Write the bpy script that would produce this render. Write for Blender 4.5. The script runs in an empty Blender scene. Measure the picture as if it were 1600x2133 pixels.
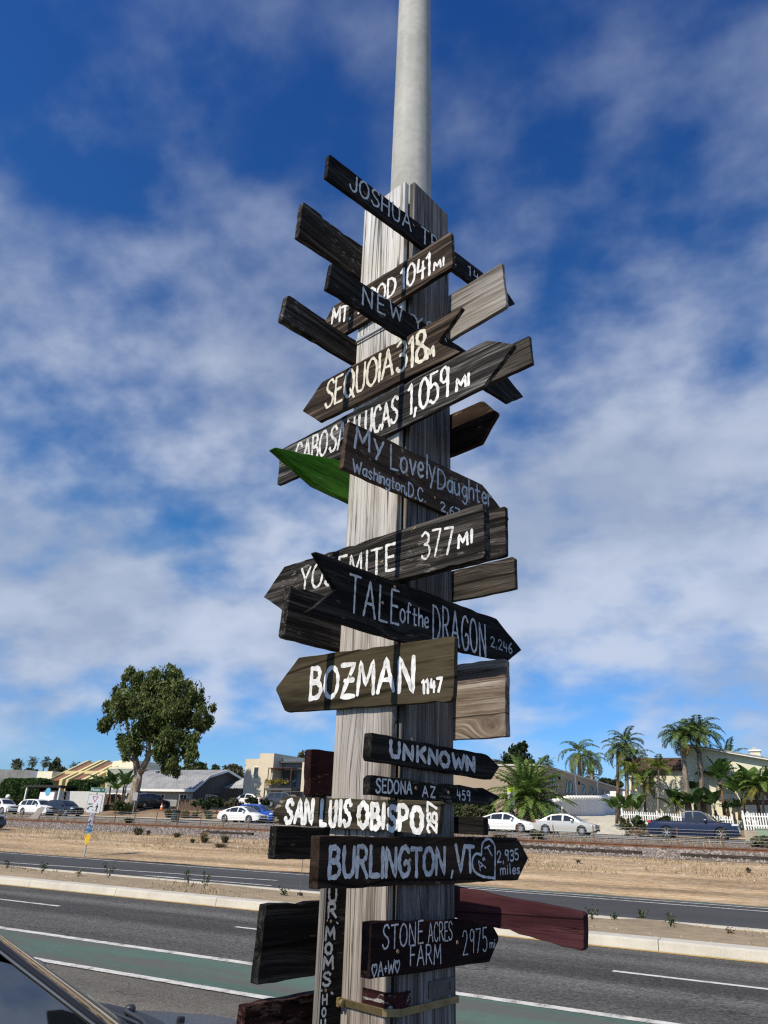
import bpy, math, random
import numpy as np
from mathutils import Vector, Matrix
PI = math.pi
R = math.radians
random.seed(7)
rng = np.random.default_rng(7)
S = bpy.context.scene
COL = S.collection
# ------------------------------------------------------------------ camera
CAM = np.array([0.0, 0.0, 1.75])
FPX, IW, IH = 1450.0, 1600.0, 2133.0
PITCH, ROLL, YAW = R(24.1), R(1.9), R(28.1)
c_f = np.array([-math.sin(YAW)*math.cos(PITCH), math.cos(YAW)*math.cos(PITCH), math.sin(PITCH)])
_r0 = np.array([math.cos(YAW), math.sin(YAW), 0.0]); _u0 = np.cross(_r0, c_f)
c_r = math.cos(ROLL)*_r0 + math.sin(ROLL)*_u0
c_u = -math.sin(ROLL)*_r0 + math.cos(ROLL)*_u0
cam = bpy.data.cameras.new('camera'); camo = bpy.data.objects.new('camera', cam); COL.objects.link(camo)
camo.matrix_world = Matrix(((c_r[0], c_u[0], -c_f[0], 0.0), (c_r[1], c_u[1], -c_f[1], 0.0), (c_r[2], c_u[2], -c_f[2], CAM[2]), (0, 0, 0, 1)))
cam.sensor_fit = 'HORIZONTAL'; cam.sensor_width = 36.0; cam.lens = 36.0*FPX/IW
cam.clip_start = 0.05; cam.clip_end = 3000
cam.dof.use_dof = True; cam.dof.focus_distance = 2.7; cam.dof.aperture_fstop = 24.0
S.camera = camo
def at(px, py, Y):
    """the point of the upright plane at distance Y from the kerb line that a photo pixel shows"""
    d = c_f*FPX + c_r*(px - IW/2) - c_u*(py - IH/2)
    return Vector(CAM + d*(Y/d[1]))
# ------------------------------------------------------------------ sun, sky, exposure
SUN_AZ, SUN_EL = R(257.5), R(44)
to_sun = Vector((math.cos(SUN_AZ)*math.cos(SUN_EL), math.sin(SUN_AZ)*math.cos(SUN_EL), math.sin(SUN_EL)))
sl = bpy.data.lights.new('sun', 'SUN'); sl.energy = 4.9; sl.angle = R(0.53); sl.color = (1.0, 0.91, 0.76)
so = bpy.data.objects.new('sun', sl); COL.objects.link(so); so.rotation_euler = (-to_sun).to_track_quat('-Z', 'Y').to_euler()
S.view_settings.view_transform = 'Standard'; S.view_settings.look = 'None'
S.view_settings.exposure = 0.0; S.view_settings.gamma = 1.0
S.render.engine = 'CYCLES'; S.cycles.use_denoising = False; S.cycles.filter_width = 1.25; S.cycles.sample_clamp_indirect = 4.0; S.cycles.max_bounces = 6
W = bpy.data.worlds.new('World'); S.world = W; W.use_nodes = True
def sky():
    nt = W.node_tree; N = nt.nodes; L = nt.links; N.clear()
    def node(t, **k):
        n = N.new(t)
        for a, b in k.items(): setattr(n, a, b)
        return n
    def math_(op, a, b=None, c=None, clamp=False):
        n = node('ShaderNodeMath', operation=op, use_clamp=clamp)
        for i, v in enumerate((a, b, c)):
            if v is None: continue
            if isinstance(v, (int, float)): n.inputs[i].default_value = v
            else: L.new(v, n.inputs[i])
        return n.outputs[0]
    out = node('ShaderNodeOutputWorld'); bg = node('ShaderNodeBackground'); L.new(bg.outputs[0], out.inputs[0])
    st = node('ShaderNodeTexSky', sky_type='NISHITA', sun_disc=False)
    st.sun_elevation = SUN_EL; st.sun_rotation = PI/2 - SUN_AZ
    st.altitude = 50; st.air_density = 1.0; st.dust_density = 0.3; st.ozone_density = 3.0
    tc = node('ShaderNodeTexCoord'); D = tc.outputs['Generated']
    sep = node('ShaderNodeSeparateXYZ'); L.new(D, sep.inputs[0])
    z = math_('MAXIMUM', sep.outputs[2], 0.0)
    # deepen the blue the way the photograph's contrast does
    hs = node('ShaderNodeHueSaturation'); hs.inputs['Saturation'].default_value = 1.26; hs.inputs['Value'].default_value = 1.45; hs.inputs['Hue'].default_value = 0.502
    L.new(st.outputs[0], hs.inputs['Color'])
    tint = node('ShaderNodeMix', data_type='RGBA', blend_type='MULTIPLY'); tint.inputs[0].default_value = 1.0
    L.new(hs.outputs[0], tint.inputs[6]); tint.inputs[7].default_value = (0.74, 0.93, 1.20, 1); tz = node('ShaderNodeValToRGB'); L.new(z, tz.inputs[0]); e_ = tz.color_ramp.elements; e_[0].position = 0.0; e_[0].color = (0.38, 0.60, 1.0, 1); e_[1].position = 0.9; e_[1].color = (0.42, 0.62, 0.95, 1); k_ = e_.new(0.33); k_.color = (0.66, 0.90, 1.0, 1); k2_ = e_.new(0.6); k2_.color = (0.58, 0.80, 1.0, 1); L.new(tz.outputs[0], tint.inputs[7])
    # cloud layer: a plane above the place
    inv = math_('DIVIDE', 1.0, math_('ADD', z, 0.45))
    vs = node('ShaderNodeVectorMath', operation='SCALE'); L.new(D, vs.inputs[0]); L.new(inv, vs.inputs['Scale'])
    mp = node('ShaderNodeMapping'); L.new(vs.outputs[0], mp.inputs[0]); mp.inputs['Rotation'].default_value = (0, 0, R(-12)); mp.inputs['Scale'].default_value = (1.0, 1.1, 0.8); mp.inputs['Location'].default_value = (2.3, .7, 0)
    n1 = node('ShaderNodeTexNoise'); L.new(mp.outputs[0], n1.inputs['Vector']); n1.inputs['Scale'].default_value = 6.2; n1.inputs['Detail'].default_value = 7; n1.inputs['Roughness'].default_value = 0.5; n1.inputs['Distortion'].default_value = 0.0
    mp2 = node('ShaderNodeMapping'); L.new(vs.outputs[0], mp2.inputs[0]); mp2.inputs['Location'].default_value = (5.2, 1.3, 0); mp2.inputs['Rotation'].default_value = (0, 0, R(20)); mp2.inputs['Scale'].default_value = (1, 1.3, .6)
    n2 = node('ShaderNodeTexNoise'); L.new(mp2.outputs[0], n2.inputs['Vector']); n2.inputs['Scale'].default_value = 2.1; n2.inputs['Detail'].default_value = 5
    d = math_('MULTIPLY_ADD', n1.outputs[0], 3.6, -1.68)
    d = math_('ADD', d, math_('MULTIPLY_ADD', n2.outputs[0], 1.0, -0.5))
    # (photo x, photo y, half-width in degrees, weight): the banks and gaps of this afternoon's sky
    banks = [(1300, 1180, 16, .6), (1560, 1330, 9, .4), (1000, 1330, 12, .4), (250, 1360, 13, .75), (600, 1340, 10, .5), (150, 1190, 8, .35), (470, 640, 8, .22), (110, 640, 8, .15), (600, 950, 8, .2),
             (1350, 850, 12, .3), (1010, 500, 9, .25), (340, 250, 11, .08), (1400, 200, 9, .1), (760, 820, 9, .1), (1500, 1050, 10, .25), (60, 330, 7, -.1), (230, 430, 6, -.2), (1560, 60, 8, -.2), (420, 760, 5, .25),
             (300, 840, 5, -.55), (390, 1140, 5, -.6), (60, 870, 4, -.35), (1180, 700, 5, -.45), (1130, 330, 9, -.35), (120, 40, 11, -.4), (720, 60, 10, -.3), (1050, 100, 9, -.35), (620, 260, 7, -.2),
             (1180, 1490, 4, -.8), (1480, 1520, 6, -.55), (800, 1560, 8, -.8), (200, 1570, 5.5, -1.0), (500, 1590, 6, -.6), (1560, 620, 6, -.2), (240, 1090, 5, -.3)]
    for x, y, w, a in banks:
        c = at(x, y, 10.0); c = (c - Vector(CAM)).normalized()
        vd = node('ShaderNodeVectorMath', operation='DISTANCE'); L.new(D, vd.inputs[0]); vd.inputs[1].default_value = c
        q = math_('MULTIPLY', vd.outputs['Value'], 1.0/R(w)); q = math_('MULTIPLY', q, q)
        g = math_('POWER', math.e, math_('MULTIPLY', q, -1.0))
        d = math_('MULTIPLY_ADD', g, a, d)
    ramp = node('ShaderNodeMapRange', interpolation_type='SMOOTHSTEP'); L.new(d, ramp.inputs[0]); ramp.inputs[1].default_value = -0.52; ramp.inputs[2].default_value = 1.2
    cov = math_('MULTIPLY', ramp.outputs[0], 0.88)
    # nothing of the layer right at the horizon
    hz = node('ShaderNodeMapRange', interpolation_type='SMOOTHSTEP'); L.new(z, hz.inputs[0]); hz.inputs[1].default_value = 0.02; hz.inputs[2].default_value = 0.13
    cov = math_('MULTIPLY', cov, hz.outputs[0])
    # thick parts of the layer are greyer
    th = node('ShaderNodeMapRange'); L.new(math_('MULTIPLY_ADD', n1.outputs[0], -.6, n2.outputs[0]), th.inputs[0]); th.inputs[1].default_value = 0.08; th.inputs[2].default_value = 0.34
    cc = node('ShaderNodeMix', data_type='RGBA'); L.new(th.outputs[0], cc.inputs[0]); cc.inputs[6].default_value = (6.6, 7.3, 8.8, 1); cc.inputs[7].default_value = (4.2, 5.0, 6.6, 1)
    hgt = node('ShaderNodeMapRange'); L.new(z, hgt.inputs[0]); hgt.inputs[1].default_value = 0.5; hgt.inputs[2].default_value = 0.95; hgt.inputs[3].default_value = 1.0; hgt.inputs[4].default_value = 0.3
    cs = node('ShaderNodeMix', data_type='RGBA', blend_type='MULTIPLY'); cs.inputs[0].default_value = 1.0; L.new(cc.outputs[2], cs.inputs[6])
    cb = node('ShaderNodeCombineColor'); [L.new(math_('POWER', hgt.outputs[0], e), cb.inputs[i]) for i, e in enumerate((1.1, .92, .62))]; L.new(cb.outputs[0], cs.inputs[7])
    mx = node('ShaderNodeMix', data_type='RGBA'); L.new(cov, mx.inputs[0]); L.new(tint.outputs[2], mx.inputs[6]); L.new(cs.outputs[2], mx.inputs[7])
    L.new(mx.outputs[2], bg.inputs[0]); bg.inputs[1].default_value = 0.09
sky()
# ------------------------------------------------------------------ helpers
class MB:
    """collects shapes into one mesh object"""
    def __init__(s): s.v = []; s.f = []; s.m = []
    def add(s, vs, fs, mi=0):
        o = len(s.v); s.v += [tuple(v) for v in vs]; s.f += [tuple(i+o for i in f) for f in fs]; s.m += [mi]*len(fs); return s
    def box(s, x0, x1, y0, y1, z0, z1, mi=0):
        v = [(x0,y0,z0),(x1,y0,z0),(x1,y1,z0),(x0,y1,z0),(x0,y0,z1),(x1,y0,z1),(x1,y1,z1),(x0,y1,z1)]
        return s.add(v, [(0,3,2,1),(4,5,6,7),(0,1,5,4),(1,2,6,5),(2,3,7,6),(3,0,4,7)], mi)
    def prism(s, pts, ax, a0, a1, mi=0):
        """polygon pts in the two other axes, extruded along ax from a0 to a1"""
        n = len(pts); f = {'x': lambda p, a: (a, p[0], p[1]), 'y': lambda p, a: (p[0], a, p[1]), 'z': lambda p, a: (p[0], p[1], a)}[ax]
        v = [f(p, a0) for p in pts] + [f(p, a1) for p in pts]
        return s.add(v, [tuple(range(n)), tuple(range(2*n-1, n-1, -1))] + [(i, i+n, (i+1) % n+n, (i+1) % n) for i in range(n)], mi)
    def tube(s, path, rad, n=8, mi=0, caps=True):
        path = [Vector(p) for p in path]; k = len(path)
        if not hasattr(rad, '__len__'): rad = [rad]*k
        rings = []; t0 = (path[1]-path[0]).normalized(); u = t0.orthogonal().normalized()
        for i, p in enumerate(path):
            t = (path[min(i+1, k-1)] - path[max(i-1, 0)]).normalized()
            u = (u - t*u.dot(t)).normalized(); w = t.cross(u)
            rings.append([p + (u*math.cos(2*PI*j/n) + w*math.sin(2*PI*j/n))*rad[i] for j in range(n)])
        v = [q for r_ in rings for q in r_]; f = [(i*n+j, i*n+(j+1) % n, (i+1)*n+(j+1) % n, (i+1)*n+j) for i in range(k-1) for j in range(n)]
        if caps: f += [tuple(range(n-1, -1, -1)), tuple(range((k-1)*n, k*n))]
        return s.add(v, f, mi)
    def lathe(s, prof, n=24, c=(0, 0, 0), axis='z', mi=0):
        """profile of (radius, height) turned round an axis through c"""
        v = []; 
        for r_, h in prof:
            for j in range(n):
                a = 2*PI*j/n; p = (r_*math.cos(a), r_*math.sin(a), h)
                if axis == 'y': p = (p[0], -p[2], p[1])
                if axis == 'x': p = (p[2], p[0], p[1])
                v.append((p[0]+c[0], p[1]+c[1], p[2]+c[2]))
        k = len(prof); f = [(i*n+j, i*n+(j+1) % n, (i+1)*n+(j+1) % n, (i+1)*n+j) for i in range(k-1) for j in range(n)]
        if prof[0][0] > 1e-6: f.append(tuple(range(n-1, -1, -1)))
        if prof[-1][0] > 1e-6: f.append(tuple(range((k-1)*n, k*n)))
        return s.add(v, f, mi)
    def build(s, name, mats, parent=None, smooth=False, loc=None, bevel=0):
        me = bpy.data.meshes.new(name); me.from_pydata(s.v, [], s.f)
        for m in (mats if isinstance(mats, (list, tuple)) else [mats]): me.materials.append(m)
        if any(s.m): me.polygons.foreach_set('material_index', s.m)
        if smooth: me.polygons.foreach_set('use_smooth', [True]*len(me.polygons))
        me.validate(); me.update()
        o = bpy.data.objects.new(name, me); COL.objects.link(o)
        if parent: o.parent = parent
        if loc is not None: o.location = loc
        if bevel:
            b = o.modifiers.new('bevel', 'BEVEL'); b.width = bevel; b.segments = 2; b.limit_method = 'ANGLE'; b.angle_limit = R(40)
        return o
def quads(name, V, mat, parent=None):
    """V: (n,4,3) array of quads -> one mesh"""
    V = np.asarray(V, dtype=np.float32); n = len(V)
    me = bpy.data.meshes.new(name); me.vertices.add(n*4); me.vertices.foreach_set('co', V.reshape(-1))
    me.loops.add(n*4); me.loops.foreach_set('vertex_index', np.arange(n*4, dtype=np.int32))
    me.polygons.add(n); me.polygons.foreach_set('loop_start', np.arange(0, n*4, 4, dtype=np.int32))
    me.update(calc_edges=True); me.validate(); me.materials.append(mat)
    o = bpy.data.objects.new(name, me); COL.objects.link(o)
    if parent: o.parent = parent
    return o
def tag(o, label, cat, group=None):
    o['label'] = label; o['category'] = cat
    if group: o['group'] = group
    return o
def thing(name, label, cat, loc=(0, 0, 0), rz=0.0, group=None):
    o = bpy.data.objects.new(name, None); COL.objects.link(o); o.empty_display_size = 0.2
    o.location = loc; o.rotation_euler = (0, 0, rz)
    return tag(o, label, cat, group)
def setting(o, kind='structure'): o['kind'] = kind; return o
def dup(root, loc, rz=0.0, label=None, scale=1.0, parent=None):
    c = root.copy(); COL.objects.link(c)
    if parent: c.parent = parent
    else:
        c.location = loc; c.rotation_euler = (0, 0, rz); c.scale = (scale,)*3
        if label: c['label'] = label
    for ch in list(root.children): dup(ch, None, parent=c)
    return c
# ------------------------------------------------------------------ materials
_mats = {}
def M(name, build, *a, **k):
    key = (name, a, tuple(sorted(k.items())))
    if key in _mats: return _mats[key]
    m = bpy.data.materials.new(name); m.use_nodes = True; nt = m.node_tree
    b = nt.nodes['Principled BSDF']; build(nt, b, *a, **k); _mats[key] = m; return m
def nd(nt, t, ins=None, **k):
    n = nt.nodes.new(t)
    for a, b in k.items(): setattr(n, a, b)
    for a, b in (ins or {}).items():
        if isinstance(b, bpy.types.NodeSocket): nt.links.new(b, n.inputs[a])
        else: n.inputs[a].default_value = b
    return n
def rgba(c): return (c[0], c[1], c[2], 1.0)
def ramp(nt, fac, stops, interp='LINEAR'):
    n = nd(nt, 'ShaderNodeValToRGB', {'Fac': fac}); cr = n.color_ramp; cr.interpolation = interp
    while len(cr.elements) < len(stops): cr.elements.new(0.5)
    for e, (p, c) in zip(cr.elements, stops): e.position = p; e.color = rgba(c)
    return n.outputs[0]
def mixc(nt, fac, a, b, mode='MIX'):
    n = nd(nt, 'ShaderNodeMix', data_type='RGBA', blend_type=mode)
    for i, v in ((0, fac), (6, a), (7, b)):
        if isinstance(v, bpy.types.NodeSocket): nt.links.new(v, n.inputs[i])
        elif i == 0: n.inputs[0].default_value = v
        else: n.inputs[i].default_value = rgba(v)
    return n.outputs[2]
def objvec(nt, scale, rnd=True):
    tc = nd(nt, 'ShaderNodeTexCoord'); v = tc.outputs['Object']
    if rnd:
        oi = nd(nt, 'ShaderNodeObjectInfo'); sc = nd(nt, 'ShaderNodeMath', {0: oi.outputs['Random'], 1: 37.0}, operation='MULTIPLY')
        v = nd(nt, 'ShaderNodeVectorMath', {0: v, 1: sc.outputs[0]}, operation='ADD').outputs[0]
    return nd(nt, 'ShaderNodeMapping', {'Vector': v, 'Scale': scale}).outputs[0]
def m_plain(nt, b, col, rough=0.6, metal=0.0, var=0.15, scale=6.0, bump=0.0, coat=0.0, spec=0.5):
    v = objvec(nt, (scale,)*3)
    n = nd(nt, 'ShaderNodeTexNoise', {'Vector': v, 'Scale': 1.0, 'Detail': 6.0, 'Roughness': 0.65})
    lo = tuple(c*(1-var) for c in col); hi = tuple(min(1, c*(1+var)) for c in col)
    nt.links.new(ramp(nt, n.outputs[0], [(0.3, lo), (0.7, hi)]), b.inputs['Base Color'])
    b.inputs['Roughness'].default_value = rough; b.inputs['Metallic'].default_value = metal; b.inputs['Coat Weight'].default_value = coat; b.inputs['Specular IOR Level'].default_value = spec
    if bump:
        n2 = nd(nt, 'ShaderNodeTexNoise', {'Vector': v, 'Scale': 7.0, 'Detail': 4.0})
        bp = nd(nt, 'ShaderNodeBump', {'Height': n2.outputs[0], 'Strength': bump, 'Distance': 0.01}); nt.links.new(bp.outputs[0], b.inputs['Normal'])
def plain(name, col, **k): return M(name, m_plain, tuple(col), **k)
def m_wood(nt, b, dark, mid, light, axis='x', grain=26.0, bump=0.5, rough=0.8, knot=0.0, worn=0.0, wornc=(.3, .28, .25), bleach=None, spread=.10):
    along, across = 1.3, grain
    sc = {'x': (along, across, across), 'z': (across, across, along)}[axis]
    base = objvec(nt, (1, 1, 1))
    ks = {'x': (2.2, 4.5, 4.5), 'z': (4.5, 4.5, 1.1)}[axis]
    vm = nd(nt, 'ShaderNodeMapping', {'Vector': base, 'Scale': ks}).outputs[0]
    vo = nd(nt, 'ShaderNodeTexVoronoi', {'Vector': vm, 'Scale': 1.0, 'Randomness': 1.0}, feature='SMOOTH_F1')
    kn = nd(nt, 'ShaderNodeMapRange', {0: vo.outputs['Distance'], 1: 0.0, 2: 0.34, 3: 1.0, 4: 0.0}, interpolation_type='SMOOTHSTEP').outputs[0]
    gv = nd(nt, 'ShaderNodeMapping', {'Vector': base, 'Scale': sc}).outputs[0]
    ko = nd(nt, 'ShaderNodeMath', {0: kn, 1: 1.5 + 2.5*knot}, operation='MULTIPLY').outputs[0]
    off = nd(nt, 'ShaderNodeCombineXYZ', {0: ko if axis == 'z' else 0.0, 1: 0.0, 2: ko if axis == 'x' else 0.0}).outputs[0]
    gv = nd(nt, 'ShaderNodeVectorMath', {0: gv, 1: off}, operation='ADD').outputs[0]
    n1 = nd(nt, 'ShaderNodeTexNoise', {'Vector': gv, 'Scale': 1.0, 'Detail': 7.0, 'Roughness': 0.62, 'Distortion': 0.35}).outputs[0]
    fine = nd(nt, 'ShaderNodeVectorMath', {0: gv, 1: (5.0, 6.0, 6.0) if axis == 'x' else (6.0, 6.0, 5.0)}, operation='MULTIPLY').outputs[0]
    n2 = nd(nt, 'ShaderNodeTexNoise', {'Vector': fine, 'Scale': 1.0, 'Detail': 3.0, 'Roughness': 0.7}).outputs[0]
    g = nd(nt, 'ShaderNodeMath', {0: n1, 1: 0.68, 2: nd(nt, 'ShaderNodeMath', {0: n2, 1: 0.32}, operation='MULTIPLY').outputs[0]}, operation='MULTIPLY_ADD').outputs[0]
    col = ramp(nt, g, [(0.5-spread, dark), (0.50, mid), (0.5+spread, light)])
    big = nd(nt, 'ShaderNodeTexNoise', {'Vector': base, 'Scale': 5.0, 'Detail': 4.0}).outputs[0]
    col = mixc(nt, nd(nt, 'ShaderNodeMapRange', {0: big, 1: 0.4, 2: 0.72, 3: 0.0, 4: 0.5}).outputs[0], col, mid)
    if bleach:                                       # silvered by the weather where nothing shelters it, high up
        sp = nd(nt, 'ShaderNodeSeparateXYZ', {0: nd(nt, 'ShaderNodeTexCoord').outputs['Object']}).outputs[2]
        hi = nd(nt, 'ShaderNodeMath', {0: sp, 1: nd(nt, 'ShaderNodeMath', {0: big, 1: 1.6}, operation='MULTIPLY').outputs[0]}, operation='ADD').outputs[0]
        gy = ramp(nt, g, [(0.36, (.42, .41, .395)), (0.50, (.60, .59, .575)), (0.64, (.70, .695, .685))])
        col = mixc(nt, nd(nt, 'ShaderNodeMapRange', {0: hi, 1: bleach[0], 2: bleach[1] + 1.0, 3: 0.0, 4: 1.0}).outputs[0], col, gy)
    if knot:
        core = nd(nt, 'ShaderNodeMapRange', {0: vo.outputs['Distance'], 1: 0.03, 2: 0.11, 3: 0.85*knot, 4: 0.0}).outputs[0]
        col = mixc(nt, core, col, tuple(c*0.6 for c in dark))
    # cracks along the grain
    cv = nd(nt, 'ShaderNodeVectorMath', {0: gv, 1: (0.35, 0.8, 0.8) if axis == 'x' else (0.8, 0.8, 0.35)}, operation='MULTIPLY').outputs[0]
    cr = nd(nt, 'ShaderNodeTexNoise', {'Vector': cv, 'Scale': 1.0, 'Detail': 5.0}).outputs[0]
    crk = nd(nt, 'ShaderNodeMapRange', {0: nd(nt, 'ShaderNodeMath', {0: nd(nt, 'ShaderNodeMath', {0: cr, 1: 0.5}, operation='SUBTRACT').outputs[0]}, operation='ABSOLUTE').outputs[0], 1: 0.0, 2: 0.012, 3: 0.75, 4: 0.0}).outputs[0]
    col = mixc(nt, crk, col, tuple(c*0.35 for c in dark))
    # long open checks, and rain stains that run with the grain
    c2 = nd(nt, 'ShaderNodeVectorMath', {0: gv, 1: (.22, .17, .17) if axis == 'x' else (.17, .17, .22)}, operation='MULTIPLY').outputs[0]
    c2n = nd(nt, 'ShaderNodeTexNoise', {'Vector': c2, 'Scale': 1.0, 'Detail': 2.0, 'Roughness': .4}).outputs[0]
    ck2 = nd(nt, 'ShaderNodeMapRange', {0: nd(nt, 'ShaderNodeMath', {0: nd(nt, 'ShaderNodeMath', {0: c2n, 1: 0.5}, operation='SUBTRACT').outputs[0]}, operation='ABSOLUTE').outputs[0], 1: 0.0015, 2: 0.010, 3: 0.85, 4: 0.0}).outputs[0]
    stn = nd(nt, 'ShaderNodeTexNoise', {'Vector': nd(nt, 'ShaderNodeMapping', {'Vector': base, 'Scale': (3, 14, 14) if axis == 'x' else (14, 14, 2.2)}).outputs[0], 'Scale': 1.0, 'Detail': 5.0, 'Roughness': .6}).outputs[0]
    col = mixc(nt, 1.0, col, ramp(nt, stn, [(.32, (.62, .60, .58)), (.5, (1., 1., 1.)), (.7, (1.14, 1.13, 1.12))]), 'MULTIPLY')
    col = mixc(nt, ck2, col, tuple(c*0.22 for c in dark))
    crk = nd(nt, 'ShaderNodeMath', {0: crk, 1: ck2}, operation='MAXIMUM').outputs[0]
    if worn:
        wn = nd(nt, 'ShaderNodeTexNoise', {'Vector': nd(nt, 'ShaderNodeMapping', {'Vector': base, 'Scale': (16, 60, 60) if axis == 'x' else (60, 60, 16)}).outputs[0], 'Scale': 1.0, 'Detail': 6.0, 'Roughness': 0.7}).outputs[0]
        wm = nd(nt, 'ShaderNodeMath', {0: wn, 1: nd(nt, 'ShaderNodeMath', {0: big, 1: 0.5}, operation='MULTIPLY').outputs[0]}, operation='ADD').outputs[0]
        col = mixc(nt, nd(nt, 'ShaderNodeMapRange', {0: wm, 1: 0.88-worn*0.2, 2: 0.95-worn*0.2}).outputs[0], col, wornc)
    nt.links.new(col, b.inputs['Base Color']); b.inputs['Roughness'].default_value = rough; b.inputs['Specular IOR Level'].default_value = 0.08
    h = nd(nt, 'ShaderNodeMath', {0: g, 1: nd(nt, 'ShaderNodeMath', {0: crk, 1: 0.6}, operation='MULTIPLY').outputs[0]}, operation='SUBTRACT').outputs[0]
    bp = nd(nt, 'ShaderNodeBump', {'Height': h, 'Strength': bump, 'Distance': 0.004}); nt.links.new(bp.outputs[0], b.inputs['Normal'])
def wood(name, d, m, l, **k): return M(name, m_wood, tuple(d), tuple(m), tuple(l), **k)
def m_paint(nt, b, col, under, wear):
    base = objvec(nt, (1, 1, 1))
    v = nd(nt, 'ShaderNodeMapping', {'Vector': base, 'Scale': (60, 60, 190)}).outputs[0]
    n = nd(nt, 'ShaderNodeTexNoise', {'Vector': v, 'Scale': 1.0, 'Detail': 6.0, 'Roughness': 0.7}).outputs[0]
    n2 = nd(nt, 'ShaderNodeTexNoise', {'Vector': base, 'Scale': 40.0, 'Detail': 3.0}).outputs[0]
    col2 = mixc(nt, nd(nt, 'ShaderNodeMapRange', {0: n2, 1: 0.4, 2: 0.62}).outputs[0], col, tuple(c*0.72 for c in col))
    col2 = mixc(nt, nd(nt, 'ShaderNodeMapRange', {0: n, 1: 0.70-wear*0.36, 2: 0.78-wear*0.36, 3: 0.0, 4: 0.9}).outputs[0], col2, under)
    nt.links.new(col2, b.inputs['Base Color']); b.inputs['Roughness'].default_value = 0.55
    bp = nd(nt, 'ShaderNodeBump', {'Height': n2, 'Strength': 0.35, 'Distance': 0.002}); nt.links.new(bp.outputs[0], b.inputs['Normal'])
def m_leaf(nt, b, c1, c2, c3, rough=0.55, trans=0.25):
    ge = nd(nt, 'ShaderNodeNewGeometry'); oi = nd(nt, 'ShaderNodeObjectInfo')
    tc = nd(nt, 'ShaderNodeTexCoord')
    n = nd(nt, 'ShaderNodeTexNoise', {'Vector': tc.outputs['Object'], 'Scale': 0.7, 'Detail': 3.0}).outputs[0]
    f = nd(nt, 'ShaderNodeMath', {0: ge.outputs['Random Per Island'], 1: 0.55, 2: nd(nt, 'ShaderNodeMath', {0: n, 1: 0.5}, operation='MULTIPLY').outputs[0]}, operation='MULTIPLY_ADD').outputs[0]
    c = ramp(nt, f, [(0.2, c1), (0.52, c2), (0.85, c3)])
    nt.links.new(c, b.inputs['Base Color']); b.inputs['Roughness'].default_value = rough; b.inputs['Specular IOR Level'].default_value = 0.3
    tr = nd(nt, 'ShaderNodeBsdfTranslucent', {'Color': c}); mx = nd(nt, 'ShaderNodeMixShader', {0: trans, 1: b.outputs[0], 2: tr.outputs[0]})
    nt.links.new(mx.outputs[0], nt.nodes['Material Output'].inputs[0])
def leaf(name, c1, c2, c3, **k): return M(name, m_leaf, tuple(c1), tuple(c2), tuple(c3), **k)
def m_ground(nt, b, c1, c2, c3, s1, s2, bump, rough=0.95, dist=0.02, speck=None, sc=(1, 1, 1)):
    v = objvec(nt, sc, rnd=False)
    n1 = nd(nt, 'ShaderNodeTexNoise', {'Vector': v, 'Scale': s1, 'Detail': 8.0, 'Roughness': 0.6}).outputs[0]
    n2 = nd(nt, 'ShaderNodeTexNoise', {'Vector': v, 'Scale': s2, 'Detail': 4.0, 'Roughness': 0.7}).outputs[0]
    f = nd(nt, 'ShaderNodeMath', {0: n1, 1: 0.6, 2: nd(nt, 'ShaderNodeMath', {0: n2, 1: 0.4}, operation='MULTIPLY').outputs[0]}, operation='MULTIPLY_ADD').outputs[0]
    c = ramp(nt, f, [(0.36, c1), (0.5, c2), (0.64, c3)])
    if speck:
        vo = nd(nt, 'ShaderNodeTexVoronoi', {'Vector': v, 'Scale': speck[0], 'Randomness': 1.0})
        lum = nd(nt, 'ShaderNodeSeparateColor', {0: vo.outputs['Color']}).outputs[0]
        c = mixc(nt, speck[1], c, ramp(nt, lum, [(0.1, speck[2]), (0.5, c2), (0.95, speck[3])]))
    nt.links.new(c, b.inputs['Base Color']); b.inputs['Roughness'].default_value = rough; b.inputs['Specular IOR Level'].default_value = 0.25
    h = n2
    if speck: h = vo.outputs['Distance']
    bp = nd(nt, 'ShaderNodeBump', {'Height': h, 'Strength': bump, 'Distance': dist}); nt.links.new(bp.outputs[0], b.inputs['Normal'])
def ground(name, *a, **k): return M(name, m_ground, *a, **k)
def m_glass(nt, b, tint=(0.02, 0.025, 0.03)):
    b.inputs['Base Color'].default_value = rgba(tint); b.inputs['Roughness'].default_value = 0.03; b.inputs['Specular IOR Level'].default_value = 0.8
GLASS = M('window glass', m_glass)
PANE = M('house pane', m_glass, (0.05, 0.06, 0.07))
WHITE = plain('white paint', (0.78, 0.78, 0.75), rough=0.5, var=0.05)
TYRE = plain('tyre rubber', (0.018, 0.018, 0.018), rough=0.8)
RIM = plain('alloy rim', (0.55, 0.55, 0.56), rough=0.3, metal=0.7, var=0.05)
BLACKP = plain('black plastic', (0.02, 0.02, 0.022), rough=0.5)
STEEL = plain('galvanised steel', (0.42, 0.43, 0.43), rough=0.5, metal=0.5, var=0.2)
RUST = plain('rusty iron', (0.16, 0.075, 0.04), rough=0.85, var=0.4, scale=3)
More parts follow.
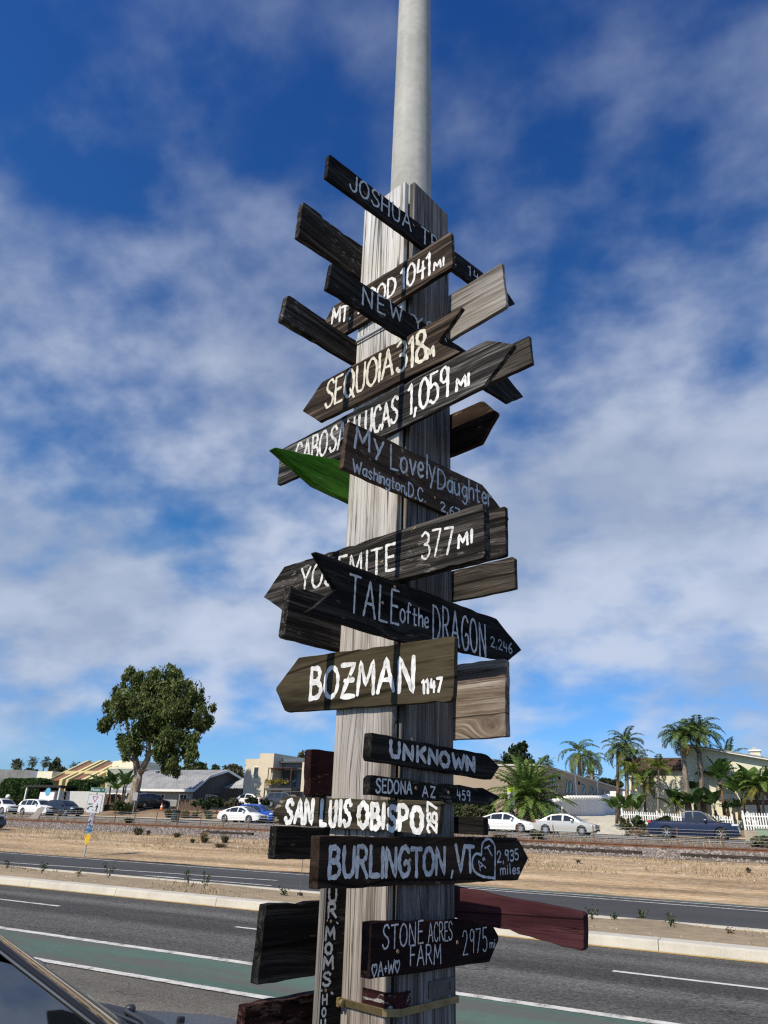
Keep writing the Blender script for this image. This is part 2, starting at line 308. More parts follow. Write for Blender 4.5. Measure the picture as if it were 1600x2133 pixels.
#@@GROUND
# ------------------------------------------------------------------ ground, roads, railway
PROF = [(-60, 0), (18.6, 0), (24.3, 0.0), (28, .2), (34, .5), (38, .64), (41, .84), (42.4, .94), (46.2, .94), (48, 1.04), (50, 1.17), (53, 1.33), (61, 1.4), (62, 1.6), (66, 2.4), (72, 2.9), (85, 3.2), (100, 4), (150, 6), (400, 8), (1500, 8)]
def zg(v): return float(np.interp(v, [p[0] for p in PROF], [p[1] for p in PROF]))
def sheet(name, v0, v1, dz, mat, x0=-420, x1=260, nv=1, nx=1, wob=0.0):
    vs = sorted(set([v0, v1] + [p[0] for p in PROF if v0 < p[0] < v1] + list(np.linspace(v0, v1, nv+1)))); xs = np.linspace(x0, x1, nx+1)
    V = []
    for v in vs:
        for x in xs:
            e = (math.sin(x*0.7+v)*0.5 + math.sin(x*1.9+v*3.1)*0.3 + math.sin(x*0.23)*.6)*wob if v not in () else 0
            V.append((x, v + (e*6 if v in (v0, v1) else 0), zg(v) + dz + (abs(e)*.25 if v not in (v0, v1) else 0)))
    k = len(xs); F = [(i*k+j, i*k+j+1, (i+1)*k+j+1, (i+1)*k+j) for i in range(len(vs)-1) for j in range(k-1)]
    return setting(MB().add(V, F).build(name, mat))
def m_asph(nt, b, base, crack, bands):
    """a ground material with wandering cracks and long lanes of tyre polish"""
    m_ground(nt, b, *base[0], **dict(base[1]))
    v = objvec(nt, (1, 1, 1), rnd=False); old = b.inputs['Base Color'].links[0].from_socket
    wv = nd(nt, 'ShaderNodeTexNoise', {'Vector': v, 'Scale': 1.6, 'Detail': 5.0}).outputs['Color']
    w2 = nd(nt, 'ShaderNodeVectorMath', {0: nd(nt, 'ShaderNodeMapping', {'Vector': v, 'Scale': (.30, .42, 1)}).outputs[0], 1: nd(nt, 'ShaderNodeVectorMath', {0: wv, 'Scale': .55}, operation='SCALE').outputs[0]}, operation='ADD').outputs[0]
    vo = nd(nt, 'ShaderNodeTexVoronoi', {'Vector': w2, 'Scale': 1.0}, feature='DISTANCE_TO_EDGE').outputs['Distance']
    pt = nd(nt, 'ShaderNodeTexNoise', {'Vector': v, 'Scale': .35, 'Detail': 3.0}).outputs[0]
    cm = nd(nt, 'ShaderNodeMath', {0: nd(nt, 'ShaderNodeMapRange', {0: vo, 1: .002, 2: .011, 3: crack, 4: 0.0}).outputs[0], 1: nd(nt, 'ShaderNodeMapRange', {0: pt, 1: .45, 2: .58}).outputs[0]}, operation='MULTIPLY').outputs[0]
    bd = nd(nt, 'ShaderNodeTexNoise', {'Vector': nd(nt, 'ShaderNodeMapping', {'Vector': v, 'Scale': (.012, .75, 1)}).outputs[0], 'Scale': 1.0, 'Detail': 5.0, 'Roughness': .6}).outputs[0]
    st = nd(nt, 'ShaderNodeTexNoise', {'Vector': nd(nt, 'ShaderNodeMapping', {'Vector': v, 'Scale': (.25, .9, 1)}).outputs[0], 'Scale': 1.0, 'Detail': 7.0, 'Roughness': .6}).outputs[0]
    c = mixc(nt, bands, old, ramp(nt, bd, [(.38, (.55, .55, .55)), (.6, (1.35, 1.34, 1.32))]), 'MULTIPLY')
    c = mixc(nt, .8, c, ramp(nt, st, [(.34, (.78, .78, .78)), (.52, (1., 1., 1.)), (.68, (1.22, 1.21, 1.19))]), 'MULTIPLY')
    nt.links.new(mixc(nt, cm, c, (.018, .017, .016)), b.inputs['Base Color'])
ASPH = ground('asphalt plain', (.056, .053, .049), (.078, .074, .069), (.108, .103, .096), .5, 45.0, .5, dist=.008, speck=(95.0, .5, (.03, .03, .03), (.24, .23, .215)), sc=(.35, 1, 1))
ASPHF = ground('asphalt of far lanes', (.050, .050, .052), (.062, .062, .064), (.08, .08, .082), .5, 40.0, .2, dist=.006, sc=(.3, 1, 1))
SHOUL = ground('old shoulder asphalt', (.085, .075, .062), (.125, .113, .095), (.17, .155, .13), 1.2, 50.0, .4, dist=.008, speck=(110.0, .4, (.05, .045, .04), (.25, .235, .21)))
def _args(*a, **k): return (a, tuple(k.items()))
ASPH = M('asphalt', m_asph, _args((.052, .050, .047), (.074, .071, .067), (.102, .098, .093), .5, 45.0, .5, dist=.008, speck=(95.0, .5, (.03, .03, .03), (.26, .25, .235)), sc=(.35, 1, 1)), .8, .8)
SHOUL = M('old shoulder asphalt', m_asph, _args((.085, .075, .062), (.125, .113, .095), (.17, .155, .13), 1.2, 50.0, .4, dist=.008, speck=(90.0, .5, (.05, .045, .04), (.27, .255, .23))), .9, .4)
SAND = ground('sandy dirt', (.32, .215, .11), (.43, .305, .165), (.52, .39, .23), .35, 9.0, .5, dist=.05, sc=(.5, 1, 1))
SANDR_ = ground('stony sand plain', (.27, .18, .095), (.42, .295, .16), (.52, .40, .25), .3, 12.0, .8, dist=.05, speck=(9.0, .35, (.2, .15, .1), (.55, .5, .44)))
BALL = ground('railway ballast', (.13, .09, .066), (.225, .165, .125), (.33, .26, .21), .8, 14.0, 1.0, dist=.08, speck=(8.0, .75, (.07, .055, .05), (.40, .36, .33)))
CONC = ground('kerb concrete', (.42, .39, .33), (.52, .49, .42), (.60, .57, .50), 1.5, 40.0, .2, dist=.004)
YARD = ground('dry yard soil', (.14, .095, .055), (.22, .15, .09), (.31, .23, .14), .3, 4.0, .6, dist=.05)
STRE = ground('street asphalt', (.15, .15, .15), (.19, .188, .182), (.23, .226, .22), .3, 20.0, .2)
LINE = ground('worn white road paint', (.12, .115, .105), (.58, .565, .52), (.70, .685, .64), 5.0, 45.0, .2, dist=.003)
YELL = ground('worn yellow road paint', (.30, .20, .07), (.45, .31, .10), (.52, .38, .15), 3.0, 45.0, .2, dist=.003)
SANDR = M('stony sand', m_asph, _args((.29, .19, .10), (.45, .312, .168), (.55, .415, .25), .3, 12.0, .9, dist=.06, speck=(9.0, .35, (.2, .15, .1), (.58, .52, .45)), sc=(.5, 1, 1)), 0.0, .55)
def m_green(nt, b):
    m_ground(nt, b, (.062, .105, .086), (.085, .145, .118), (.115, .18, .148), .6, 30.0, .3, dist=.005, sc=(.25, 1, 1))
    v = objvec(nt, (.35, 2.2, 1), rnd=False)
    n = nd(nt, 'ShaderNodeTexNoise', {'Vector': v, 'Scale': 1.0, 'Detail': 8.0, 'Roughness': 0.62}).outputs[0]
    old = b.inputs['Base Color'].links[0].from_socket
    nt.links.new(mixc(nt, nd(nt, 'ShaderNodeMapRange', {0: n, 1: .42, 2: .60, 3: 0.05, 4: .85}).outputs[0], old, (.11, .105, .095)), b.inputs['Base Color'])
GREEN = M('worn green bike lane', m_green)
setting(sheet('ground', -60, 1500, -.03, SAND, -1200, 900))
sheet('road', 7.3, 13.9, 0, ASPH, nx=4); sheet('shoulder', -60, 7.3, 0, SHOUL, nx=4)
sheet('bike_lane', 7.48, 8.78, .004, GREEN)
for a, b_, x0, x1 in ((7.32, 7.46, -9.2, 60), (8.76, 8.92, -200, 60)): sheet('lane_marking', a, b_, .008, LINE, x0, x1)
for k in range(-12, 4): sheet('lane_marking', 11.42, 11.53, .004, LINE, -2.34+6.49*k, -.38+6.49*k)
sheet('kerb_line', 13.60, 13.74, .004, YELL)
kb = MB(); xs = [-300] + [-60 + 3.05*i for i in range(30)] + [200]
for a, b_ in zip(xs[:-1], xs[1:]): kb.prism([(13.76, -.02), (13.79, .13), (13.83, .15), (14.16, .155), (14.18, -.02)], 'x', a+.004, b_-.004)
setting(kb.build('kerb', CONC, bevel=.008))
kb = MB()
for a, b_ in zip(xs[:-1], xs[1:]): kb.prism([(16.62, -.02), (16.62, .15), (16.82, .15), (16.85, -.02)], 'x', a+.004, b_-.004)
setting(kb.build('kerb', CONC))
md = ground('median soil', (.22, .175, .12), (.32, .25, .165), (.42, .335, .22), .35, 8.0, .7, dist=.04, sc=(.4, 1, 1))
V = []; nx_ = 220
for i in range(nx_+1):
    x = -200 + 260*i/nx_
    for j in range(7):
        V.append((x, 14.17 + 2.46*j/6, .12 + (0.05*math.sin(x*1.3+j)+.04*math.sin(x*2.9-j*2)+.03*random.random() if 0 < j < 6 else 0)))
setting(MB().add(V, [(i*7+j, (i+1)*7+j, (i+1)*7+j+1, i*7+j+1) for i in range(nx_) for j in range(6)]).build('median', md, smooth=True))
sheet('road', 16.8, 24.2, -.004, ASPHF, nx=4)
def strip(pts, w, z, mat, name='lane_marking'):
    V = []
    for i, (x, v) in enumerate(pts):
        a = Vector(pts[max(i-1, 0)]); c = Vector(pts[min(i+1, len(pts)-1)]); t = (c-a).normalized(); n = Vector((-t.y, t.x))*w/2
        V += [(x+n.x, v+n.y, z), (x-n.x, v-n.y, z)]
    return setting(MB().add(V, [(2*i, 2*i+1, 2*i+3, 2*i+2) for i in range(len(pts)-1)]).build(name, mat))
strip([(-120, 19.2), (-40, 19.2), (-26, 19.3), (-14.4, 20.6)], .15, .002, LINE)
strip([(-120, 23.5), (-30, 23.5), (-9, 23.45), (40, 23.45)], .14, .002, LINE)
strip([(-9.5, 22.9), (-6, 22.75), (0, 22.5), (40, 22.4)], .14, .002, LINE)
strip([(-9.5, 23.85), (0, 23.9), (40, 23.9)], .5, .001, GREEN, 'bike_lane')
setting(MB().add([(-18.6, 18.82, .003), (-17.0, 18.7, .003), (-17.0, 18.78, .003), (-13.4, 18.82, .003), (-13.4, 18.95, .003), (-17.0, 18.94, .003), (-17.0, 19.05, .003)], [(0, 1, 2, 3, 4, 5, 6)]).build('lane_marking', LINE))
sheet('dirt_verge', 24.2, 38.2, 0, SANDR, nx=300, x0=-160, x1=60, nv=10, wob=.05)
sheet('ballast', 38.0, 51.5, .012, BALL, nx=260, x0=-200, x1=60, nv=14, wob=.045)
sheet('street', 52.4, 61.0, .02, STRE)
sheet('yard', 61, 150, .006, YARD, nx=40, nv=12)
sheet('kerb', 60.95, 61.25, .12, CONC); sheet('kerb', 52.0, 52.3, .06, CONC)
dr = MB(); dv = [60.9, 62, 64, 66, 72, 85, 95]
dl = [(-19.0, -9.6), (-18.2, -10.4), (-17.6, -11.0), (-17.4, -11.3), (-17.3, -11.6), (-17.2, -12.6), (-17.2, -14)]
dr.add([p for v, (a, b_) in zip(dv, dl) for p in ((a, v, zg(v)+.03), (b_, v, zg(v)+.03))], [(2*i, 2*i+1, 2*i+3, 2*i+2) for i in range(len(dv)-1)])
setting(dr.build('driveway', CONC))
# loose stones: too many to count
def stones(name, n, v0, v1, x0, x1, s0, s1, mat, zoff=0.0):
    c = np.stack([rng.uniform(x0, x1, n), rng.uniform(v0, v1, n)], 1); V = []; F = []
    for i in range(n):
        s = rng.uniform(s0, s1); z = zg(c[i, 1]) + zoff; a = rng.uniform(0, 2*PI); o = len(V)
        for k in range(4):
            q = a + k*PI/2 + rng.uniform(-.4, .4); r_ = s*rng.uniform(.7, 1.3); V.append((c[i, 0]+r_*math.cos(q), c[i, 1]+r_*math.sin(q), z - .02))
        V.append((c[i, 0]+rng.uniform(-.3, .3)*s, c[i, 1]+rng.uniform(-.3, .3)*s, z + s*rng.uniform(.5, 1.1)))
        F += [(o, o+1, o+4), (o+1, o+2, o+4), (o+2, o+3, o+4), (o+3, o, o+4)]
    return setting(MB().add(V, F).build(name, mat), 'stuff')
def m_stone(nt, b, lo, hi):
    ge = nd(nt, 'ShaderNodeNewGeometry'); nt.links.new(ramp(nt, ge.outputs['Random Per Island'], [(0.0, lo), (1.0, hi)]), b.inputs['Base Color']); b.inputs['Roughness'].default_value = .9
stones('ballast_stones', 9000, 38.2, 43.2, -70, 3, .03, .085, M('ballast stone', m_stone, (.08, .06, .05), (.40, .355, .32)), .03)
stones('gravel', 3500, 30, 38.4, -60, 2, .02, .07, M('verge stone', m_stone, (.18, .13, .09), (.55, .47, .38)), .01)
stones('gravel', 500, 14.3, 16.5, -30, 2, .01, .03, M('verge stone', m_stone, (.18, .13, .09), (.55, .47, .38)), .13)
# rails
tr = thing('railway_track', 'rusty brown railway track on the stone ballast beyond the dirt verge', 'railway track', (0, 44, .985))
for dy in (-.75, .75):
    b_ = MB(); b_.prism([(dy-.07, .0), (dy+.07, .0), (dy+.07, .02), (dy+.012, .04), (dy+.012, .10), (dy+.036, .115), (dy+.036, .15), (dy-.036, .15), (dy-.036, .115), (dy-.012, .10), (dy-.012, .04), (dy-.07, .02)], 'x', -220, 60)
    b_.build('rail', RUST, tr)
b_ = MB()
for i in range(260): b_.box(-160+.61*1.35*i, -160+.61*1.35*i+.25, -1.3, 1.3, -.13, .015+.004*(i % 2))
b_.build('sleepers', plain('sleeper concrete', (.25, .22, .2), rough=.9, var=.3), tr)['kind'] = 'stuff'
# old sleepers lying in the ballast
old = wood('old sleeper timber', (.03, .024, .02), (.06, .048, .04), (.11, .09, .075), bump=.8)
for i, (px, py, Y, ln, rz, lab) in enumerate(((1246, 1772, 39.4, 4.2, -.02, 'long dark old sleeper lying in the ballast below the pickup truck'), (1530, 1786, 39.2, 4.6, .01, 'dark old sleeper lying in the ballast at the right edge'), (475, 1731, 40.0, 4.0, .03, 'dark old sleeper lying on the ballast below the white sedan on the left'), (1122, 1760, 39.6, 2.4, 0, 'short dark timber half buried in ballast beside the arrow tip of the lowest brown sign'))):
    p = at(px, py, Y); b_ = MB().box(-ln/2, ln/2, -.11, .11, -.04, .16)
    for k in range(3): b_.box(-ln/2+ln*.2*k+.3, -ln/2+ln*.2*k+.38, -.13, .13, -.02, .19)
    o = tag(b_.build('railway_sleeper', old, bevel=.015), lab, 'sleeper', 'old sleepers by the track'); o.location = (p.x, Y, zg(Y)+.02); o.rotation_euler = (0, 0, rz)

def straw(name, n, v0, v1, x0, x1, h0, h1, mat, zoff=0.0):
    V = []
    while len(V) < n*3:
        x, v = rng.uniform(x0, x1), rng.uniform(v0, v1)
        if math.sin(x*.9+v*.5)+math.sin(x*.37-v*1.3) < rng.uniform(-.6, 1.6): continue
        z = zg(v)+zoff
        for q in range(3):
            a = rng.uniform(0, 2*PI); h_ = rng.uniform(h0, h1); c, s_ = math.cos(a), math.sin(a); p = np.array([x+rng.normal()*.05, v+rng.normal()*.05, z-.01]); e = p+np.array([c*h_*.7, s_*h_*.7, h_]); w_ = np.array([-s_, c, 0])*.012
            V.append([p-w_, p+w_, e+w_*.3, e-w_*.3])
    return setting(quads(name, V, mat), 'stuff')
DRYG = M('dry straw blades', m_stone, (.20, .15, .07), (.46, .36, .2))
straw('dry_grass', 2600, 29, 38, -60, 2, .05, .2, DRYG); straw('dry_grass', 700, 14.3, 16.5, -30, 2, .02, .09, DRYG, .13); straw('dry_grass', 1500, 46.5, 52, -75, 3, .08, .35, DRYG)
# ------------------------------------------------------------------ sign post
AZ0, AL0, PD, PW = R(-26.4), R(41.3), 2.38, .30
_ed = Vector((math.sin(AZ0), math.cos(AZ0), 0)); _er = Vector((math.cos(AZ0), -math.sin(AZ0), 0))
ax_l = -math.cos(AL0)*_er + math.sin(AL0)*_ed; ax_r = math.sin(AL0)*_er + math.cos(AL0)*_ed
PC = _ed*PD; BT = .021
PRZ = math.atan2(-ax_l.y, -ax_l.x)
# the four faces: origin, direction along the board, turn about z
FACE = {'L': (PC - ax_r*BT, -ax_l, PRZ), 'R': (PC - ax_l*BT, ax_r, PRZ + PI/2), 'BR': (PC + ax_r*PW, -ax_l, PRZ), 'BL': (PC + ax_l*PW, ax_r, PRZ + PI/2),
        'V': (PC + ax_l*.205, ax_r, PRZ + PI/2)}
def sz(face, px, py):
    o, s, rz = FACE[face]; n = Vector((0, 0, 1)).cross(s)
    d = Vector(c_f*FPX + c_r*(px-IW/2) - c_u*(py-IH/2)); C = Vector(CAM)
    P = C + d*((o-C).dot(n)/d.dot(n)); return ((P-o).dot(s), P.z)
POSTW = wood('weathered grey timber', (.11, .08, .063), (.27, .235, .205), (.43, .395, .36), axis='z', grain=75, bump=.9, knot=.5, bleach=(2.1, 3.6), spread=.15)
POSTR = wood('weathered timber with painted shade', (.068, .061, .056), (.155, .143, .134), (.30, .285, .27), axis='z', grain=55, bump=.6, knot=.35)  # right face darker than the left: its shade is put into the colour
post = thing('sign_post', 'square weathered grey timber post boxed around the steel lamp pole, carrying all the arrow boards', 'sign post', PC, PRZ)
TH = .028
def plank(x0, x1, y0, y1, z0, z1, mat, name='board'):
    o = MB().box(x0, x1, y0, y1, z0, z1).build(name, mat, post, bevel=.003); return o
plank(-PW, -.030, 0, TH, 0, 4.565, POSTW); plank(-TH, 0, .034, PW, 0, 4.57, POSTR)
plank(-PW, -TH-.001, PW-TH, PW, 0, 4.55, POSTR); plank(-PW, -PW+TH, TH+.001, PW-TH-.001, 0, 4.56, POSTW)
brass = plain('tarnished strap', (.23, .18, .09), rough=.5, metal=.5, var=.3, scale=20)
def hoop(z0, z1, t, mat, name, slack=0.0):
    a = t; c = .004+slack
    pts = [(-PW-c, -c), (-.03, -c), (c, .03), (c, PW+c), (-PW-c, PW+c)]; out = [(-PW-c-a, -c-a), (-.025, -c-a), (c+a, .025), (c+a, PW+c+a), (-PW-c-a, PW+c+a)]
    b_ = MB(); n = 5; v = [(x, y, z) for z in (z0, z1) for x, y in pts] + [(x, y, z) for z in (z0, z1) for x, y in out]; f = []
    for i in range(n):
        j = (i+1) % n; f += [(2*n+i, 2*n+j, 3*n+j, 3*n+i), (i, n+i, n+j, j), (n+i, 3*n+i, 3*n+j, n+j), (i, j, 2*n+j, 2*n+i)]
    return b_.add(v, f).build(name, mat, post)
zs = sz('L', 790, 2111)[1]
hoop(zs-.0095, zs+.0095, .0025, brass, 'strap')
b_ = MB()
for k in range(70): b_.box(-.20+.0024*k, -.20+.0024*k+.0012, -.0085, -.0072, zs-.008, zs+.008)
b_.build('strap_teeth', brass, post)
b_ = MB().lathe([(0, -.03), (.006, -.03), (.006, .015), (.011, .015), (.011, .024), (0, .026)], 12, (-.205, -.017, zs), 'x'); b_.box(-.21, -.195, -.022, -.007, zs-.012, zs+.012)
b_.build('strap_screw', brass, post, bevel=.002)
zb = zs + .028
b_ = MB().box(-.115, -.03, -.005, -.001, zb-.02, zb+.02); b_.prism([(-.03, -.005), (-.026, -.001), (.001, .030), (.005, .028)], 'z', zb-.02, zb+.02); b_.box(.001, .005, .030, .075, zb-.02, zb+.02)
b_.build('bracket', wood('flaking maroon bracket', (.02, .007, .007), (.035, .011, .011), (.05, .017, .016), worn=.45, wornc=(.3, .3, .29)), post)
b_ = MB().box(.001, .0045, .16, .285, zs+.016, zs+.06); b_.box(.0046, .008, .262, .272, zs+.03, zs+.05); b_.build('steel_plate', plain('dull steel plate', (.09, .09, .085), rough=.6, metal=.4, var=.3, scale=25), post)
hoop(3.735, 3.742, .003, plain('dark wire', (.03, .03, .03)), 'wire_tie', .002); hoop(3.748, 3.762, .0015, STEEL, 'wire_tie', .0005)
def m_galv(nt, b):
    v = objvec(nt, (1, 1, 1), rnd=False)
    vo = nd(nt, 'ShaderNodeTexVoronoi', {'Vector': v, 'Scale': 28.0}); n = nd(nt, 'ShaderNodeTexNoise', {'Vector': v, 'Scale': 3.0, 'Detail': 6.0}).outputs[0]
    st = nd(nt, 'ShaderNodeTexNoise', {'Vector': nd(nt, 'ShaderNodeMapping', {'Vector': v, 'Scale': (18, 18, .8)}).outputs[0], 'Scale': 1.0, 'Detail': 5.0}).outputs[0]
    f = nd(nt, 'ShaderNodeMath', {0: n, 1: .5, 2: nd(nt, 'ShaderNodeMath', {0: st, 1: .5}, operation='MULTIPLY').outputs[0]}, operation='MULTIPLY_ADD').outputs[0]
    c = ramp(nt, f, [(.35, (.33, .33, .30)), (.55, (.43, .43, .40)), (.7, (.50, .49, .44))])
    c = mixc(nt, .12, c, ramp(nt, nd(nt, 'ShaderNodeSeparateColor', {0: vo.outputs['Color']}).outputs[0], [(0, (.25, .25, .25)), (1, (.7, .7, .7))]))
    nt.links.new(c, b.inputs['Base Color']); b.inputs['Roughness'].default_value = .85; b.inputs['Specular IOR Level'].default_value = .2
    bp = nd(nt, 'ShaderNodeBump', {'Height': st, 'Strength': .12, 'Distance': .002}); nt.links.new(bp.outputs[0], b.inputs['Normal'])
lp = thing('lamp_pole', 'tall tapered galvanised steel street lamp pole rising out of the timber post', 'lamp pole', PC + ax_l*.15 + ax_r*.15 + _er*.020)
b_ = MB(); n_ = 40; prof = [(.113, 0), (.1065, 4.4), (.101, 5.3), (.0935, 6.6), (.0935, 6.62), (.081, 9.0)]
b_.lathe(prof, n_).build('pole', M('galvanised pole', m_galv), lp, smooth=True)
b_ = MB().tube([(0, 0, 8.95), (.1, 0, 9.25), (.6, .15, 9.5), (1.6, .4, 9.6)], .04); b_.build('lamp_arm', STEEL, lp, smooth=True)
b_ = MB().lathe([(0, .06), (.12, .05), (.16, 0), (.14, -.05), (0, -.07)], 20, (1.75, .44, 9.58)); b_.build('lamp_head', STEEL, lp, smooth=True)
